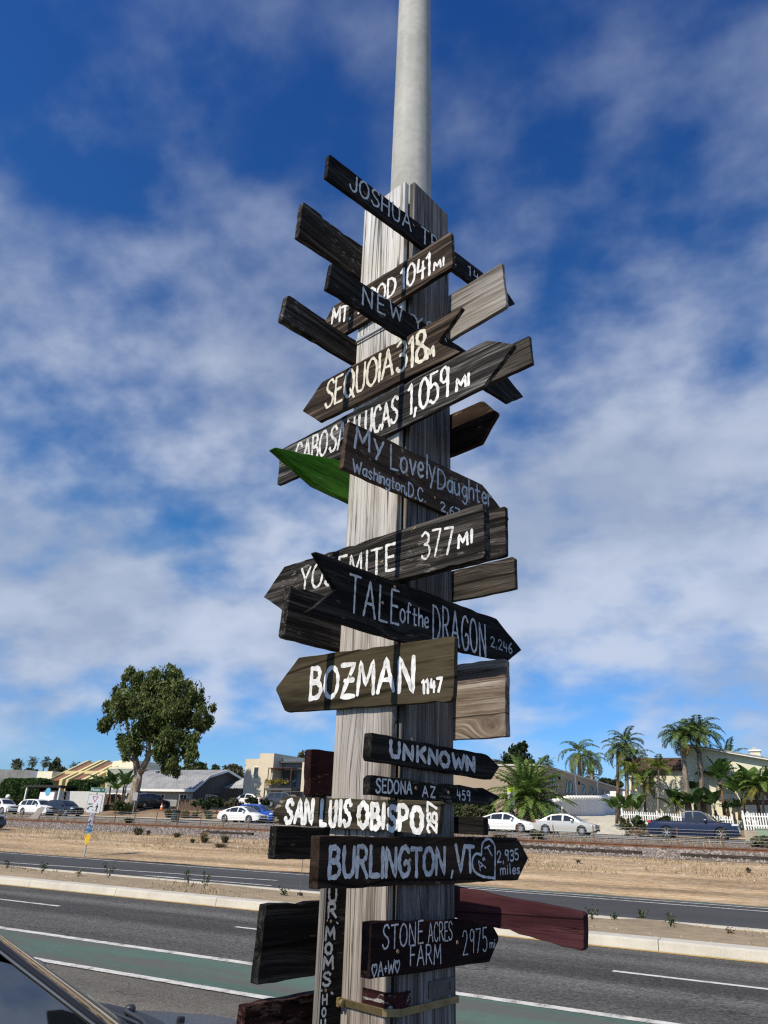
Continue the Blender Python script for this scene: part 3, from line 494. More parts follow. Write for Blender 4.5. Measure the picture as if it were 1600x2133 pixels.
# ------------------------------------------------------------------ hand lettering: a single-stroke alphabet
# glyph: width, then strokes; 'l' straight brush strokes, 's' curved ones
G = {
 'A': (.66, 'l', [(0, 0), (.32, 1), (.66, 0)], 'l', [(.13, .36), (.53, .36)]),
 'B': (.56, 'l', [(.03, 0), (.03, 1)], 's', [(.03, 1), (.36, .97), (.44, .78), (.34, .58), (.05, .53)], 's', [(.05, .53), (.42, .47), (.54, .26), (.4, .04), (.03, 0)]),
 'C': (.6, 's', [(.58, .82), (.42, .99), (.2, .95), (.03, .66), (.03, .34), (.2, .04), (.42, .01), (.58, .18)]),
 'D': (.6, 'l', [(.03, 0), (.03, 1)], 's', [(.03, 1), (.34, .95), (.56, .7), (.57, .35), (.36, .06), (.03, 0)]),
 'E': (.5, 'l', [(.48, 1), (.03, 1), (.03, 0), (.5, 0)], 'l', [(.03, .52), (.4, .52)]),
 'F': (.5, 'l', [(.5, 1), (.03, 1), (.03, 0)], 'l', [(.03, .52), (.4, .52)]),
 'G': (.62, 's', [(.58, .85), (.42, .99), (.2, .95), (.03, .66), (.03, .34), (.2, .03), (.44, .02), (.6, .18), (.58, .42), (.44, .48), (.34, .42)]),
 'H': (.58, 'l', [(.03, 0), (.03, 1)], 'l', [(.55, 0), (.55, 1)], 'l', [(.03, .5), (.55, .5)]),
 'I': (.1, 'l', [(.05, 0), (.05, 1)]),
 'J': (.45, 's', [(.42, 1), (.42, .5), (.4, .14), (.2, 0), (.02, .16), (.0, .28)]),
 'K': (.56, 'l', [(.03, 0), (.03, 1)], 'l', [(.53, 1), (.05, .46)], 'l', [(.2, .58), (.56, 0)]),
 'L': (.5, 'l', [(.03, 1), (.03, 0), (.5, 0)]),
 'M': (.74, 'l', [(.02, 0), (.08, 1), (.37, .3), (.66, 1), (.72, 0)]),
 'N': (.62, 'l', [(.03, 0), (.03, 1), (.58, 0), (.58, 1)]),
 'O': (.64, 'c', [(.32, 1), (.08, .82), (.01, .5), (.08, .16), (.32, 0), (.56, .16), (.63, .5), (.56, .82)]),
 'P': (.54, 'l', [(.03, 0), (.03, 1)], 's', [(.03, 1), (.38, .97), (.52, .76), (.4, .5), (.05, .44)]),
 'Q': (.66, 'c', [(.32, 1), (.08, .82), (.01, .5), (.08, .16), (.32, 0), (.56, .16), (.63, .5), (.56, .82)], 'l', [(.38, .28), (.68, -.1)]),
 'R': (.58, 'l', [(.03, 0), (.03, 1)], 's', [(.03, 1), (.38, .97), (.5, .76), (.38, .54), (.05, .48)], 'l', [(.25, .48), (.58, 0)]),
 'S': (.54, 's', [(.52, .84), (.36, .99), (.12, .92), (.05, .72), (.2, .55), (.42, .42), (.52, .22), (.38, .02), (.14, .0), (.0, .16)]),
 'T': (.6, 'l', [(0, 1), (.6, 1)], 'l', [(.3, 1), (.3, 0)]),
 'U': (.58, 's', [(.03, 1), (.03, .4), (.12, .05), (.29, 0), (.47, .05), (.55, .4), (.55, 1)]),
 'V': (.6, 'l', [(0, 1), (.3, 0), (.6, 1)]),
 'W': (.84, 'l', [(0, 1), (.2, 0), (.42, .7), (.64, 0), (.84, 1)]),
 'X': (.56, 'l', [(0, 1), (.56, 0)], 'l', [(.56, 1), (0, 0)]),
 'Y': (.58, 'l', [(0, 1), (.29, .5), (.58, 1)], 'l', [(.29, .5), (.29, 0)]),
 'Z': (.56, 'l', [(.02, 1), (.54, 1), (.0, 0), (.56, 0)]),
 'Ƶ': (.6, 'l', [(.0, 1), (.58, 1), (.0, 0), (.6, 0)], 'l', [(.14, .5), (.52, .5)]),
 '0': (.56, 'c', [(.28, 1), (.07, .82), (.01, .5), (.07, .16), (.28, 0), (.49, .16), (.55, .5), (.49, .82)]),
 '1': (.26, 'l', [(.02, .84), (.2, 1), (.2, 0)]),
 '2': (.52, 's', [(.02, .78), (.14, .97), (.38, .97), (.48, .74), (.32, .42), (.02, .02)], 'l', [(.02, .02), (.54, .02)]),
 '3': (.5, 's', [(.02, .9), (.24, 1.), (.44, .86), (.4, .62), (.18, .54)], 's', [(.18, .54), (.44, .46), (.5, .22), (.3, 0), (.06, .04), (.0, .14)]),
 '4': (.56, 'l', [(.14, 1), (.06, .42), (.56, .42)], 'l', [(.44, .8), (.42, 0)]),
 '5': (.5, 'l', [(.48, 1), (.08, 1), (.05, .56)], 's', [(.05, .56), (.3, .62), (.48, .42), (.44, .12), (.22, 0), (.02, .1)]),
 '6': (.52, 's', [(.42, 1), (.16, .7), (.03, .34), (.1, .06), (.3, 0), (.48, .16), (.46, .4), (.26, .48), (.06, .32)]),
 '7': (.52, 'l', [(.0, 1), (.52, 1), (.16, 0)]),
 '8': (.5, 'c', [(.25, .54), (.06, .7), (.08, .94), (.25, 1), (.42, .94), (.44, .7), (.25, .54), (.03, .36), (.04, .08), (.25, 0), (.46, .08), (.47, .36)]),
 '9': (.5, 's', [(.46, .78), (.3, .99), (.08, .9), (.06, .62), (.24, .5), (.44, .66), (.47, .9)], 'l', [(.47, .9), (.4, 0)]),
 '.': (.12, 'l', [(.05, .0), (.08, .05)]), ',': (.16, 'l', [(.1, .1), (.02, -.16)]), '·': (.14, 'l', [(.05, .42), (.09, .46)]), "'": (.14, 'l', [(.08, 1.05), (.05, .82)]), '+': (.36, 'l', [(.0, .45), (.36, .45)], 'l', [(.18, .63), (.18, .25)]),
 '♡': (.66, 's', [(.33, .72), (.22, .92), (.05, .84), (.04, .5), (.33, .0)], 's', [(.33, .0), (.62, .5), (.61, .84), (.44, .92), (.33, .72)]),
 'a': (.46, 'c', [(.4, .5), (.2, .6), (.03, .3), (.18, .02), (.38, .14)], 'l', [(.42, .6), (.44, 0)]),
 'c': (.42, 's', [(.4, .5), (.2, .62), (.03, .32), (.16, .02), (.42, .1)]),
 'e': (.44, 's', [(.05, .3), (.38, .36), (.34, .58), (.14, .58), (.03, .3), (.16, .02), (.42, .1)]),
 'f': (.36, 's', [(.36, .92), (.22, 1), (.14, .8), (.14, 0)], 'l', [(0, .54), (.32, .56)]),
 'g': (.46, 'c', [(.4, .5), (.2, .6), (.03, .32), (.18, .06), (.38, .18)], 's', [(.42, .6), (.42, -.1), (.26, -.34), (.04, -.24)]),
 'h': (.44, 'l', [(.03, 1), (.03, 0)], 's', [(.03, .4), (.22, .6), (.4, .5), (.41, 0)]),
 'i': (.1, 'l', [(.05, .58), (.05, 0)], 'l', [(.05, .82), (.06, .86)]),
 'l': (.1, 'l', [(.05, 1), (.05, 0)]),
 'm': (.68, 'l', [(.03, .6), (.03, 0)], 's', [(.03, .42), (.2, .6), (.32, .5), (.33, 0)], 's', [(.33, .42), (.5, .6), (.63, .5), (.64, 0)]),
 'n': (.44, 'l', [(.03, .6), (.03, 0)], 's', [(.03, .42), (.22, .6), (.4, .5), (.41, 0)]),
 'o': (.48, 'c', [(.24, .62), (.05, .48), (.04, .16), (.24, 0), (.44, .16), (.43, .48)]),
 'r': (.34, 'l', [(.03, .6), (.03, 0)], 's', [(.03, .4), (.18, .6), (.34, .56)]),
 's': (.38, 's', [(.36, .52), (.2, .62), (.05, .48), (.2, .32), (.35, .16), (.2, .0), (.0, .1)]),
 't': (.36, 'l', [(.16, .92), (.16, .0), (.32, .02)], 'l', [(0, .58), (.36, .6)]),
 'u': (.44, 's', [(.03, .6), (.04, .16), (.2, .0), (.4, .16), (.4, .6)], 'l', [(.4, .6), (.42, 0)]),
 'v': (.42, 'l', [(0, .6), (.2, 0), (.42, .6)]),
 'y': (.46, 'l', [(.0, .6), (.2, .06)], 'l', [(.46, .6), (.1, -.36)]),
 'b': (.46, 'l', [(.03, 1), (.03, 0)], 'c', [(.24, .6), (.05, .42), (.06, .14), (.24, 0), (.43, .16), (.42, .46)]),
}
def spline(P, closed=False, k=7):
    P = [Vector((p[0], p[1])) for p in P]; n = len(P); out = []
    rngi = range(n if closed else n-1)
    for i in rngi:
        p1, p2 = P[i], P[(i+1) % n]
        p0 = P[i-1] if (i > 0 or closed) else p1*2-p2; p3 = P[(i+2) % n] if (i+2 < n or closed) else p2*2-p1
        for j in range(k):
            t = j/k; out.append(.5*((2*p1) + (p2-p0)*t + (2*p0-5*p1+4*p2-p3)*t*t + (3*p1-p0-3*p2+p3)*t**3))
    out.append(P[0].copy() if closed else P[-1]); return out
class Brush:
    """paints strokes as thin raised ribbons on the plane y = -h"""
    def __init__(s): s.mb = MB(); s.h = .0007
    def stroke(s, pts, w, wob=.17):
        pts = [Vector((p[0], p[1])) for p in pts]
        q = [pts[0]]                                     # even resampling
        for a, b in zip(pts[:-1], pts[1:]):
            m = max(1, int((b-a).length/(w*.55)))
            q += [a + (b-a)*(i+1)/m for i in range(m)]
        n = len(q); s.h += .00006; y = -s.h; wid = []; f = random.uniform(.9, 1.1); ph = random.uniform(0, 6)
        for i in range(n): wid.append(.5*w*f*(1 + wob*math.sin(ph+i*.9) + random.uniform(-wob, wob)*.7))
        L_, R_ = [], []
        for i in range(n):
            t = (q[min(i+1, n-1)] - q[max(i-1, 0)])
            t = t.normalized() if t.length > 1e-9 else Vector((1, 0))
            nn = Vector((-t.y, t.x)); L_.append(q[i]+nn*wid[i]); R_.append(q[i]-nn*wid[i])
        v = [(p.x, y, p.y) for p in L_] + [(p.x, y, p.y) for p in R_]
        s.mb.add(v, [(i, i+1, n+i+1, n+i) for i in range(n-1)])
        for e, o in ((0, -1), (n-1, 1)):                  # round ends
            t = (q[1]-q[0]) if e == 0 else (q[-1]-q[-2]); t = (t.normalized() if t.length > 1e-9 else Vector((1, 0)))*o; nn = Vector((-t.y, t.x)); r_ = wid[e]
            c = [q[e] + nn*r_*math.cos(a) + t*r_*random.uniform(.8, 1.0)*math.sin(a) for a in np.linspace(0, PI, 7)]
            y2 = y - .00002
            s.mb.add([(q[e].x, y2, q[e].y)] + [(p.x, y2, p.y) for p in c], [(0, k, k+1) for k in range(1, 7)])
    def glyph(s, ch, xf, w):
        g = G[ch]
        for i in range(1, len(g), 2):
            p = g[i+1] if g[i] == 'l' else spline(g[i+1], g[i] == 'c')
            s.stroke([xf(a, b) for a, b in p], w)
    def line(s, text, o, bl, br, tl, w, gap=.16, jit=.03, upright=0.0):
        """text between the baseline ends bl, br, tl = top left; all (along, up) on the board; o = board origin"""
        bl, br, tl = Vector(bl)-Vector(o), Vector(br)-Vector(o), Vector(tl)-Vector(o)
        tot = sum((.34 if c == ' ' else G[c][0]) for c in text) + gap*(len(text)-1)
        ux = (br-bl)/tot; uy = tl-bl; uy = Vector((0, uy.y)) + Vector((uy.x, 0))*upright
        x = 0
        for c in text:
            if c != ' ':
                jx, jy, js, sk = random.uniform(-jit, jit), random.uniform(-jit, jit), 1+random.uniform(-jit, jit), random.uniform(-jit, jit)
                s.glyph(c, lambda a, b, x=x: bl + ux*(x+(a+b*sk)+jx) + uy*(b*js+jy), w)
            x += (.34 if c == ' ' else G[c][0]) + gap
# ------------------------------------------------------------------ the boards
WB = {
 'char': wood('charred grey plank', (.007, .0062, .0056), (.022, .020, .018), (.11, .10, .092), bump=.9, worn=.05, wornc=(.18, .165, .15), grain=44),
 'black': wood('black stained plank', (.006, .0055, .0052), (.0125, .0117, .011), (.042, .039, .036), bump=.7, grain=34, worn=.06, wornc=(.10, .085, .07)),
 'brown': wood('dark brown stained plank', (.018, .011, .008), (.030, .019, .014), (.05, .032, .024), bump=.45, grain=24, worn=.05, wornc=(.16, .1, .07)),
 'greybrown': wood('grey brown plank', (.018, .015, .013), (.055, .048, .042), (.16, .145, .13), bump=.8, grain=38, knot=.2, spread=.12),
 'sequoia': wood('weathered umber plank', (.012, .009, .007), (.042, .031, .024), (.19, .145, .11), bump=.9, grain=44),
 'cabo': wood('silvered black plank', (.010, .0095, .0095), (.036, .034, .033), (.25, .24, .23), bump=1.0, grain=44),
 'pale': wood('silvery pale plank', (.12, .11, .10), (.23, .215, .20), (.37, .35, .33), bump=.5, grain=30),
 'knotty': wood('knotty driftwood plank', (.075, .054, .04), (.19, .152, .122), (.42, .38, .335), bump=.8, grain=34, knot=.45, spread=.13),
 'olive': wood('olive stained plank', (.036, .029, .017), (.057, .047, .029), (.078, .065, .042), bump=.3, grain=20),
 'slo': wood('peeling olive plank', (.035, .03, .02), (.058, .05, .034), (.085, .074, .05), bump=.4, grain=22, worn=.08, wornc=(.28, .25, .2)),
 'maroon': wood('shade darkened maroon plank', (.012, .005, .0055), (.022, .008, .009), (.036, .014, .015), bump=.5, grain=20, worn=.05, wornc=(.12, .08, .07)),  # copy of maroonlit for shaded planks, their shade put into the colour
 'peel': wood('peeling maroon plank', (.014, .005, .005), (.024, .009, .009), (.034, .013, .013), bump=.6, grain=20, worn=.6, wornc=(.09, .05, .038)),
 'green': wood('bright green painted plank', (.032, .13, .008), (.05, .19, .011), (.07, .235, .018), bump=.5, grain=18, rough=.5, worn=.16, wornc=(.14, .24, .08)),
 'daughter': wood('brown cedar plank', (.040, .026, .018), (.072, .047, .033), (.12, .08, .057), bump=.6, grain=28, worn=.1, wornc=(.26, .19, .15)),
 'maroonlit': wood('maroon painted plank', (.034, .012, .015), (.056, .020, .024), (.078, .031, .034), bump=.7, grain=26, worn=.0, wornc=(.22, .13, .11)),
 'farm': wood('near black maroon plank', (.0075, .004, .0042), (.013, .0066, .007), (.026, .013, .013), bump=.5, grain=24, worn=.03, wornc=(.08, .05, .05)),
}
P_WHITE = M('white brush paint', m_paint, (.80, .80, .79), (.22, .20, .17), .24)
P_WORN = M('worn white brush paint', m_paint, (.74, .73, .70), (.07, .062, .055), .42)
P_CREAM = M('cream brush paint', m_paint, (.72, .69, .58), (.14, .11, .08), .24)
P_GREY = M('pale grey brush paint', m_paint, (.64, .65, .66), (.06, .05, .05), .30)
P_CHALK = M('chalky grey paint', m_paint, (.40, .42, .44), (.03, .028, .026), .40)
SCREW = plain('rusty screw', (.34, .25, .15), rough=.45, metal=.5, var=.4, scale=80)
GRP = 'arrow boards nailed to the timber post'
def board(name, face, poly, kind, label, texts=(), T=BT, screws=(), cat='sign', extra=None):
    o, s, rz = FACE[face]
    sc = sum(p[0] for p in poly)/len(poly); zc = sum(p[1] for p in poly)/len(poly)
    t = thing(name, label, cat, o + s*sc + Vector((0, 0, zc)), rz, GRP)
    # gently uneven outline
    out = []
    for i, p in enumerate(poly):
        q = poly[(i+1) % len(poly)]; a, b = Vector(p), Vector(q); m = int((b-a).length/.035)
        if random.random() < .55:                       # a corner knocked off
            w0 = Vector(poly[i-1]); c = random.uniform(.003, .010); p0 = a+(w0-a).normalized()*c; p1 = a+(b-a).normalized()*c*random.uniform(.6, 1.6); out += [(p0.x-sc, p0.y-zc), (p1.x-sc, p1.y-zc)]
        else: out.append((a.x-sc, a.y-zc))
        nn = Vector((-(b-a).y, (b-a).x)).normalized()
        for k in range(1, m): c = a+(b-a)*k/m + nn*(random.uniform(-.0016, .0016) + .0008*math.sin(k*.4+i) - (random.uniform(.002, .006) if random.random() < .04 else 0)*(1 if sum((p2[0]*q2[1]-q2[0]*p2[1]) for p2, q2 in zip(poly, poly[1:]+poly[:1])) < 0 else -1)); out.append((c.x-sc, c.y-zc))
    bo = MB().prism(out, 'y', 0, T).build('board', WB[kind], t, bevel=.0022)
    if texts or extra:
        PM = {'w': P_WHITE, 'worn': P_WORN, 'cream': P_CREAM, 'grey': P_GREY, 'chalk': P_CHALK}
        for tx in texts:
            br = Brush(); br.line(tx['t'], (sc, zc), sz(face, *tx['bl']), sz(face, *tx['br']), sz(face, *tx['tl']), tx['w'], tx.get('gap', .16), tx.get('jit', .03))
            br.mb.build('lettering', PM[tx['m']], t)
        if extra: br = Brush(); extra(br, sc, zc); br.mb.build('lettering', PM[texts[0]['m']], t)
    for (x, y) in screws:
        a = sz(face, x, y); b_ = MB().lathe([(0, 0), (.0045, 0), (.0058, .0008), (.0058, .0014), (.0044, .0026), (.003, .0012), (0, .001)], 12, (a[0]-sc, 0, a[1]-zc), 'y')
        b_.build('screw', SCREW, t, smooth=False)
    return t
def T_(t, bl, br, tl, w, m='w', gap=.16, jit=.03): return dict(t=t, bl=bl, br=br, tl=tl, w=w, m=m, gap=gap, jit=jit)
D_ = 'direction_sign'
board(D_, 'R', [(-.523, 4.088), (-.521, 4.218), (.79, 4.398), (.872, 4.365), (.775, 4.272)], 'black', 'topmost long black arrow board with chalky letters JOSHUA TREE', [
    T_('JOSHUA', (728, 392), (855, 481), (738, 366), .009, 'grey', .2), T_('TREE', (878, 502), (950, 553), (876, 470), .0085, 'grey', .3), T_('14', (975, 571), (998, 588), (972, 550), .0075, 'grey', .25)], screws=[(862, 470), (915, 512)])
board('blank_board', 'BL', [(-.39, 4.092), (-.384, 4.302), (-.275, 4.312), (-.262, 4.298), (-.24, 4.302), (.28, 4.36), (.28, 4.16)], 'char', 'dark blank plank with a chipped top corner, upper left below the JOSHUA board', T=.03)
board(D_, 'L', [(-.464, 4.03), (-.545, 3.92), (-.47, 3.815), (.261, 3.838), (.254, 4.034)], 'sequoia', 'dark weathered board with white letters MT. HOOD 1041 MI', [
    T_('MT.', (691, 675), (730, 664), (692, 645), .0125, 'w', .1), T_('HOOD', (746, 652), (824, 612), (747, 617), .0125, 'w', .15), T_('1041', (835, 605), (897, 570), (834, 563), .0125, 'w', .14), T_('MI', (904, 563), (925, 552), (904, 547), .0095, 'w', .18)], screws=[(798, 600)])
board(D_, 'R', [(-.474, 3.552), (-.46, 3.684), (.76, 3.82), (.9, 3.777), (.757, 3.668)], 'black', 'black arrow board with chalky letters NEW, crossing in front of the MT. HOOD board', [
    T_('NEW', (755, 634), (838, 672), (752, 594), .009, 'grey', .3), T_('Y', (862, 681), (880, 688), (861, 655), .008, 'grey'), T_('ORK', (890, 690), (930, 712), (889, 667), .008, 'grey')], screws=[(868, 672)])
board('blank_board', 'BL', [(-.427, 3.608), (-.412, 3.749), (-.20, 3.752), (-.19, 3.744), (.28, 3.775), (.28, 3.65)], 'char', 'lower of two dark blank planks at upper left, beside the NEW board', T=.03)
board('blank_board', 'BR', [(.31, 3.818), (.299, 4.072), (-.28, 4.03), (-.28, 3.77)], 'pale', 'sunlit silvery blank plank behind the upper right of the post')
board(D_, 'L', [(-.498, 3.608), (-.621, 3.501), (-.498, 3.395), (.29, 3.398), (.183, 3.497), (.312, 3.608)], 'sequoia', 'brown arrow board with a swallowtail end and cream letters SEQUOIA 318 M', [
    T_('SEQUOIA', (678, 850), (818, 780), (683, 795), .0135, 'cream', .13), T_('318', (828, 776), (887, 750), (830, 714), .0155, 'cream', .12), T_('M', (889, 747), (904, 741), (889, 727), .0125, 'cream')], screws=[(790, 770)])
board(D_, 'L', [(-.755, 3.157), (-.76, 3.34), (.41, 3.39), (.531, 3.315), (.391, 3.197), (-.34, 3.157)], 'cabo', 'long silvered black arrow board with white letters CABO SAN LUCAS 1,059 MI', [
    T_('CABO', (613, 977), (681, 945), (617, 927), .012, 'worn', .12), T_('SAN', (687, 943), (738, 920), (688, 893), .012, 'worn', .12), T_('LUCAS', (746, 917), (828, 878), (748, 866), .012, 'worn', .12), T_('1,059', (850, 865), (936, 823), (856, 803), .0125, 'w', .13), T_('MI', (950, 815), (978, 800), (950, 792), .011, 'w', .18)], screws=[(800, 880)])
board('blank_board', 'BR', [(-.28, 3.45), (.414, 3.468), (.409, 3.607), (-.28, 3.61)], 'greybrown', 'grey blank plank end sticking out right behind the tip of the CABO SAN LUCAS board')
board('blank_board', 'BR', [(-.28, 3.18), (.154, 3.19), (.243, 3.302), (.17, 3.391), (-.28, 3.385)], 'brown', 'dark brown blunt arrow board right of the post under the CABO SAN LUCAS tip')
board('blank_board', 'BL', [(-.402, 3.027), (-.174, 2.956), (.28, 2.955), (.28, 3.13), (-.06, 3.112)], 'green', 'bright green painted arrow board pointing left', T=.036)
board(D_, 'R', [(-.34, 2.858), (-.324, 3.051), (.5, 3.118), (.71, 3.025), (.57, 2.905)], 'daughter', 'brown arrow board with grey letters My Lovely Daughter, Washington, D.C.', [
    T_('My', (738, 931), (797, 946), (741, 889), .011, 'grey', .2), T_('Lovely', (813, 976), (907, 1001), (814, 926), .0105, 'grey', .16), T_('Daughter', (911, 1017), (1024, 1055), (914, 979), .010, 'grey', .14),
    T_('Washington,', (735, 982), (848, 1030), (731, 954), .0072, 'grey', .13), T_('D.C.', (850, 1033), (886, 1047), (850, 1005), .0072, 'grey', .2), T_('2,67', (918, 1063), (958, 1080), (918, 1045), .0072, 'grey', .2)], screws=[(848, 990), (906, 1037)])
board(D_, 'L', [(-.647, 2.735), (-.768, 2.622), (-.63, 2.539), (.375, 2.544), (.372, 2.737)], 'char', 'thick black arrow board with white letters YOSEMITE 377 MI', [
    T_('YOSEMITE', (625, 1232), (823, 1187), (621, 1186), .0105, 'worn', .2), T_('377', (879, 1164), (943, 1152), (880, 1110), .0085, 'worn', .22), T_('MI', (954, 1141), (984, 1129), (954, 1116), .0105, 'w', .25)], T=.036, screws=[(796, 1170), (864, 1100)])
board('blank_board', 'BR', [(-.28, 2.678), (.25, 2.675), (.257, 2.876), (-.28, 2.88)], 'char', 'dark blank plank end just behind the right end of the YOSEMITE board')
board('blank_board', 'BR', [(-.28, 2.545), (.284, 2.541), (.287, 2.664), (-.28, 2.668)], 'greybrown', 'narrow grey brown blank plank end right of the post above the DRAGON tip')
board(D_, 'R', [(-.441, 2.522), (-.335, 2.424), (-.455, 2.32), (-.028, 2.321), (.649, 2.372), (.756, 2.437), (.575, 2.532)], 'black', 'black swallowtail arrow board with grey letters TALE of the DRAGON', [
    T_('TALE', (726, 1273), (829, 1302), (722, 1195), .0085, 'grey', .22), T_('of', (833, 1294), (855, 1300), (833, 1250), .0075, 'grey', .16), T_('the', (860, 1300), (893, 1310), (860, 1264), .0075, 'grey', .16), T_('DRAGON', (902, 1330), (1012, 1368), (902, 1257), .0085, 'grey', .2), T_('2,246', (1022, 1346), (1067, 1362), (1023, 1326), .0065, 'chalk', .18)], screws=[(822, 1223), (797, 1256)])
board('blank_board', 'BL', [(-.269, 2.332), (-.259, 2.521), (.28, 2.525), (.28, 2.334)], 'char', 'dark blank plank sticking out left under the tail of the DRAGON board', T=.034)
board(D_, 'L', [(-.506, 2.329), (-.632, 2.221), (-.558, 2.126), (.24, 2.102), (.25, 2.304)], 'olive', 'wide olive brown arrow board with bold white letters BOZMAN 1147', [
    T_('BOƵMAN', (645, 1456), (862, 1437), (647, 1394), .0175, 'w', .17), T_('1147', (880, 1444), (921, 1440), (878, 1417), .010, 'w', .2)], screws=[(729, 1409), (774, 1427)])
board('blank_board', 'BR', [(-.28, 2.03), (.22, 2.031), (.229, 2.294), (-.28, 2.30)], 'knotty', 'wide blank plank with swirling knots right of the BOZMAN board', T=.03)
board(D_, 'R', [(-.152, 1.925), (-.147, 2.007), (.481, 1.994), (.558, 1.958), (.501, 1.909)], 'black', 'short black arrow board with thick grey letters UNKNOWN', [
    T_('UNKNOWN', (813, 1575), (989, 1607), (811, 1545), .0155, 'grey', .22)], T=.034, screws=[(917, 1588), (858, 1540)])
board(D_, 'R', [(-.148, 1.827), (-.149, 1.884), (.447, 1.878), (.56, 1.851), (.477, 1.82)], 'black', 'narrow black arrow board with thin grey letters SEDONA AZ 459', [
    T_('SEDONA', (783, 1650), (857, 1654), (782, 1622), .006, 'grey', .2), T_('AZ', (880, 1659), (906, 1661), (880, 1637), .006, 'grey', .3), T_('459', (952, 1665), (979, 1668), (951, 1645), .0052, 'grey', .25)], T=.03, screws=[(866, 1642), (934, 1651)])
board('blank_board', 'BL', [(-.1, 1.83), (-.106, 1.975), (.25, 1.975), (.25, 1.83)], 'maroon', 'maroon blank plank end sticking out left above the SAN LUIS OBISPO board', T=.034)
def _287(br, sc, zc):
    for ch, (y0, y1) in (('2', (1735, 1716)), ('8', (1713, 1693)), ('7', (1690, 1671))):
        a = sz('L', 910, y0); b = sz('L', 910, y1); c = sz('L', 891, y0); d = Vector((b[0]-a[0], b[1]-a[1])); u = Vector((c[0]-a[0], 0))
        br.glyph(ch, lambda p, q: Vector((a[0]-sc, a[1]-zc)) + d*(p/.52) + u*q, .0085)
board(D_, 'L', [(-.531, 1.828), (-.583, 1.777), (-.559, 1.736), (.179, 1.726), (.193, 1.815)], 'slo', 'peeling olive arrow board with fat white letters SAN LUIS OBISPO 287', [
    T_('SAN', (595, 1712), (651, 1715), (596, 1667), .0165, 'w', .2), T_('LUIS', (668, 1717), (729, 1719), (668, 1668), .0165, 'w', .3), T_('OBISPO', (747, 1721), (880, 1733), (748, 1674), .0165, 'w', .22)], extra=_287, screws=[(695, 1683), (749, 1707)])
board('blank_board', 'BL', [(-.229, 1.638), (-.229, 1.732), (.25, 1.73), (.25, 1.637)], 'black', 'black blank plank sticking out left directly under the SAN LUIS OBISPO board', T=.034)
board('blank_board', 'BR', [(-.2, 1.725), (.118, 1.725), (.12, 1.78), (-.2, 1.778)], 'black', 'small black blank plank end right of the post, just below the SEDONA board', T=.03)
def _heart(br, sc, zc):
    P = lambda x, y: Vector((sz('R', x, y)[0]-sc, sz('R', x, y)[1]-zc))
    c4 = lambda x, y: (540+.375*x, 1350+.375*y)
    h = [(1308, 1278), (1310, 1150), (1304, 1090), (1272, 1060), (1240, 1085), (1233, 1150), (1205, 1142), (1184, 1175), (1192, 1235), (1240, 1268), (1308, 1278)]
    br.stroke([P(*c4(*q)) for q in [(p.x, p.y) for p in spline(h[:6], k=4)]], .0075); br.stroke([P(*c4(*q)) for q in [(p.x, p.y) for p in spline(h[5:], k=4)]], .0075)
    for ch, cx, cy, w_, h_, rot in (('A', 1230, 1205, 34, 54, -28), ('+', 1252, 1172, 26, 44, 20), ('T', 1280, 1128, 34, 54, -28)):
        r_ = R(rot)
        def xf(a, b):
            u, v = (a-.33)*w_/.66, -(b-.5)*h_
            return P(*c4(cx + u*math.cos(r_) - v*math.sin(r_), cy + u*math.sin(r_) + v*math.cos(r_)))
        br.glyph(ch, xf, .0055)
board(D_, 'R', [(-.339, 1.583), (-.342, 1.713), (.659, 1.717), (.729, 1.648), (.65, 1.577)], 'brown', 'long dark brown arrow board with bold grey letters BURLINGTON,VT and a heart', [
    T_('BURLINGTON', (684, 1827), (926, 1822), (687, 1763), .0135, 'grey', .15), T_(',', (940, 1819), (946, 1819), (940, 1767), .009, 'grey'), T_('VT', (949, 1816), (989, 1816), (949, 1762), .013, 'grey', .1), T_('2,935', (1036, 1796), (1080, 1791), (1036, 1773), .0058, 'grey', .2), T_('miles', (1042, 1822), (1083, 1820), (1042, 1801), .0052, 'grey', .2)], T=.036, extra=_heart, screws=[(854, 1792), (957, 1796)])
board('blank_board', 'BR', [(-.25, 1.585), (.458, 1.534), (.449, 1.437), (-.25, 1.50)], 'maroonlit', 'long maroon blank plank reaching out to the lower right', T=.03)
board(D_, 'R', [(-.122, 1.357), (-.123, 1.492), (.46, 1.468), (.521, 1.407), (.457, 1.343)], 'farm', 'lowest lettered board, near black with thin grey letters STONE ACRES FARM 2975 mi', [
    T_('STONE', (796, 1978), (881, 1963), (797, 1930), .0048, 'grey', .2), T_('ACRES', (892, 1964), (942, 1957), (893, 1924), .0042, 'grey', .16), T_('FARM', (854, 2012), (918, 2006), (853, 1970), .0045, 'grey', .2), T_('♡A+W♡', (774, 2035), (832, 2025), (774, 2007), .0042, 'grey', .14), T_('2975', (964, 1989), (1014, 1981), (965, 1938), .0042, 'grey', .2), T_('mi', (1020, 1975), (1031, 1974), (1020, 1956), .0036, 'grey', .2)], T=.036, screws=[(828, 1982), (952, 1963)])
board('blank_board', 'BL', [(-.252, 1.313), (-.244, 1.515), (.25, 1.515), (.25, 1.312)], 'black', 'large black blank plank at the lower left of the post', T=.034)
board('blank_board', 'BL', [(-.30, 1.09), (-.284, 1.266), (.25, 1.266), (.25, 1.10)], 'peel', 'peeling maroon plank at the very bottom left of the post', T=.036)
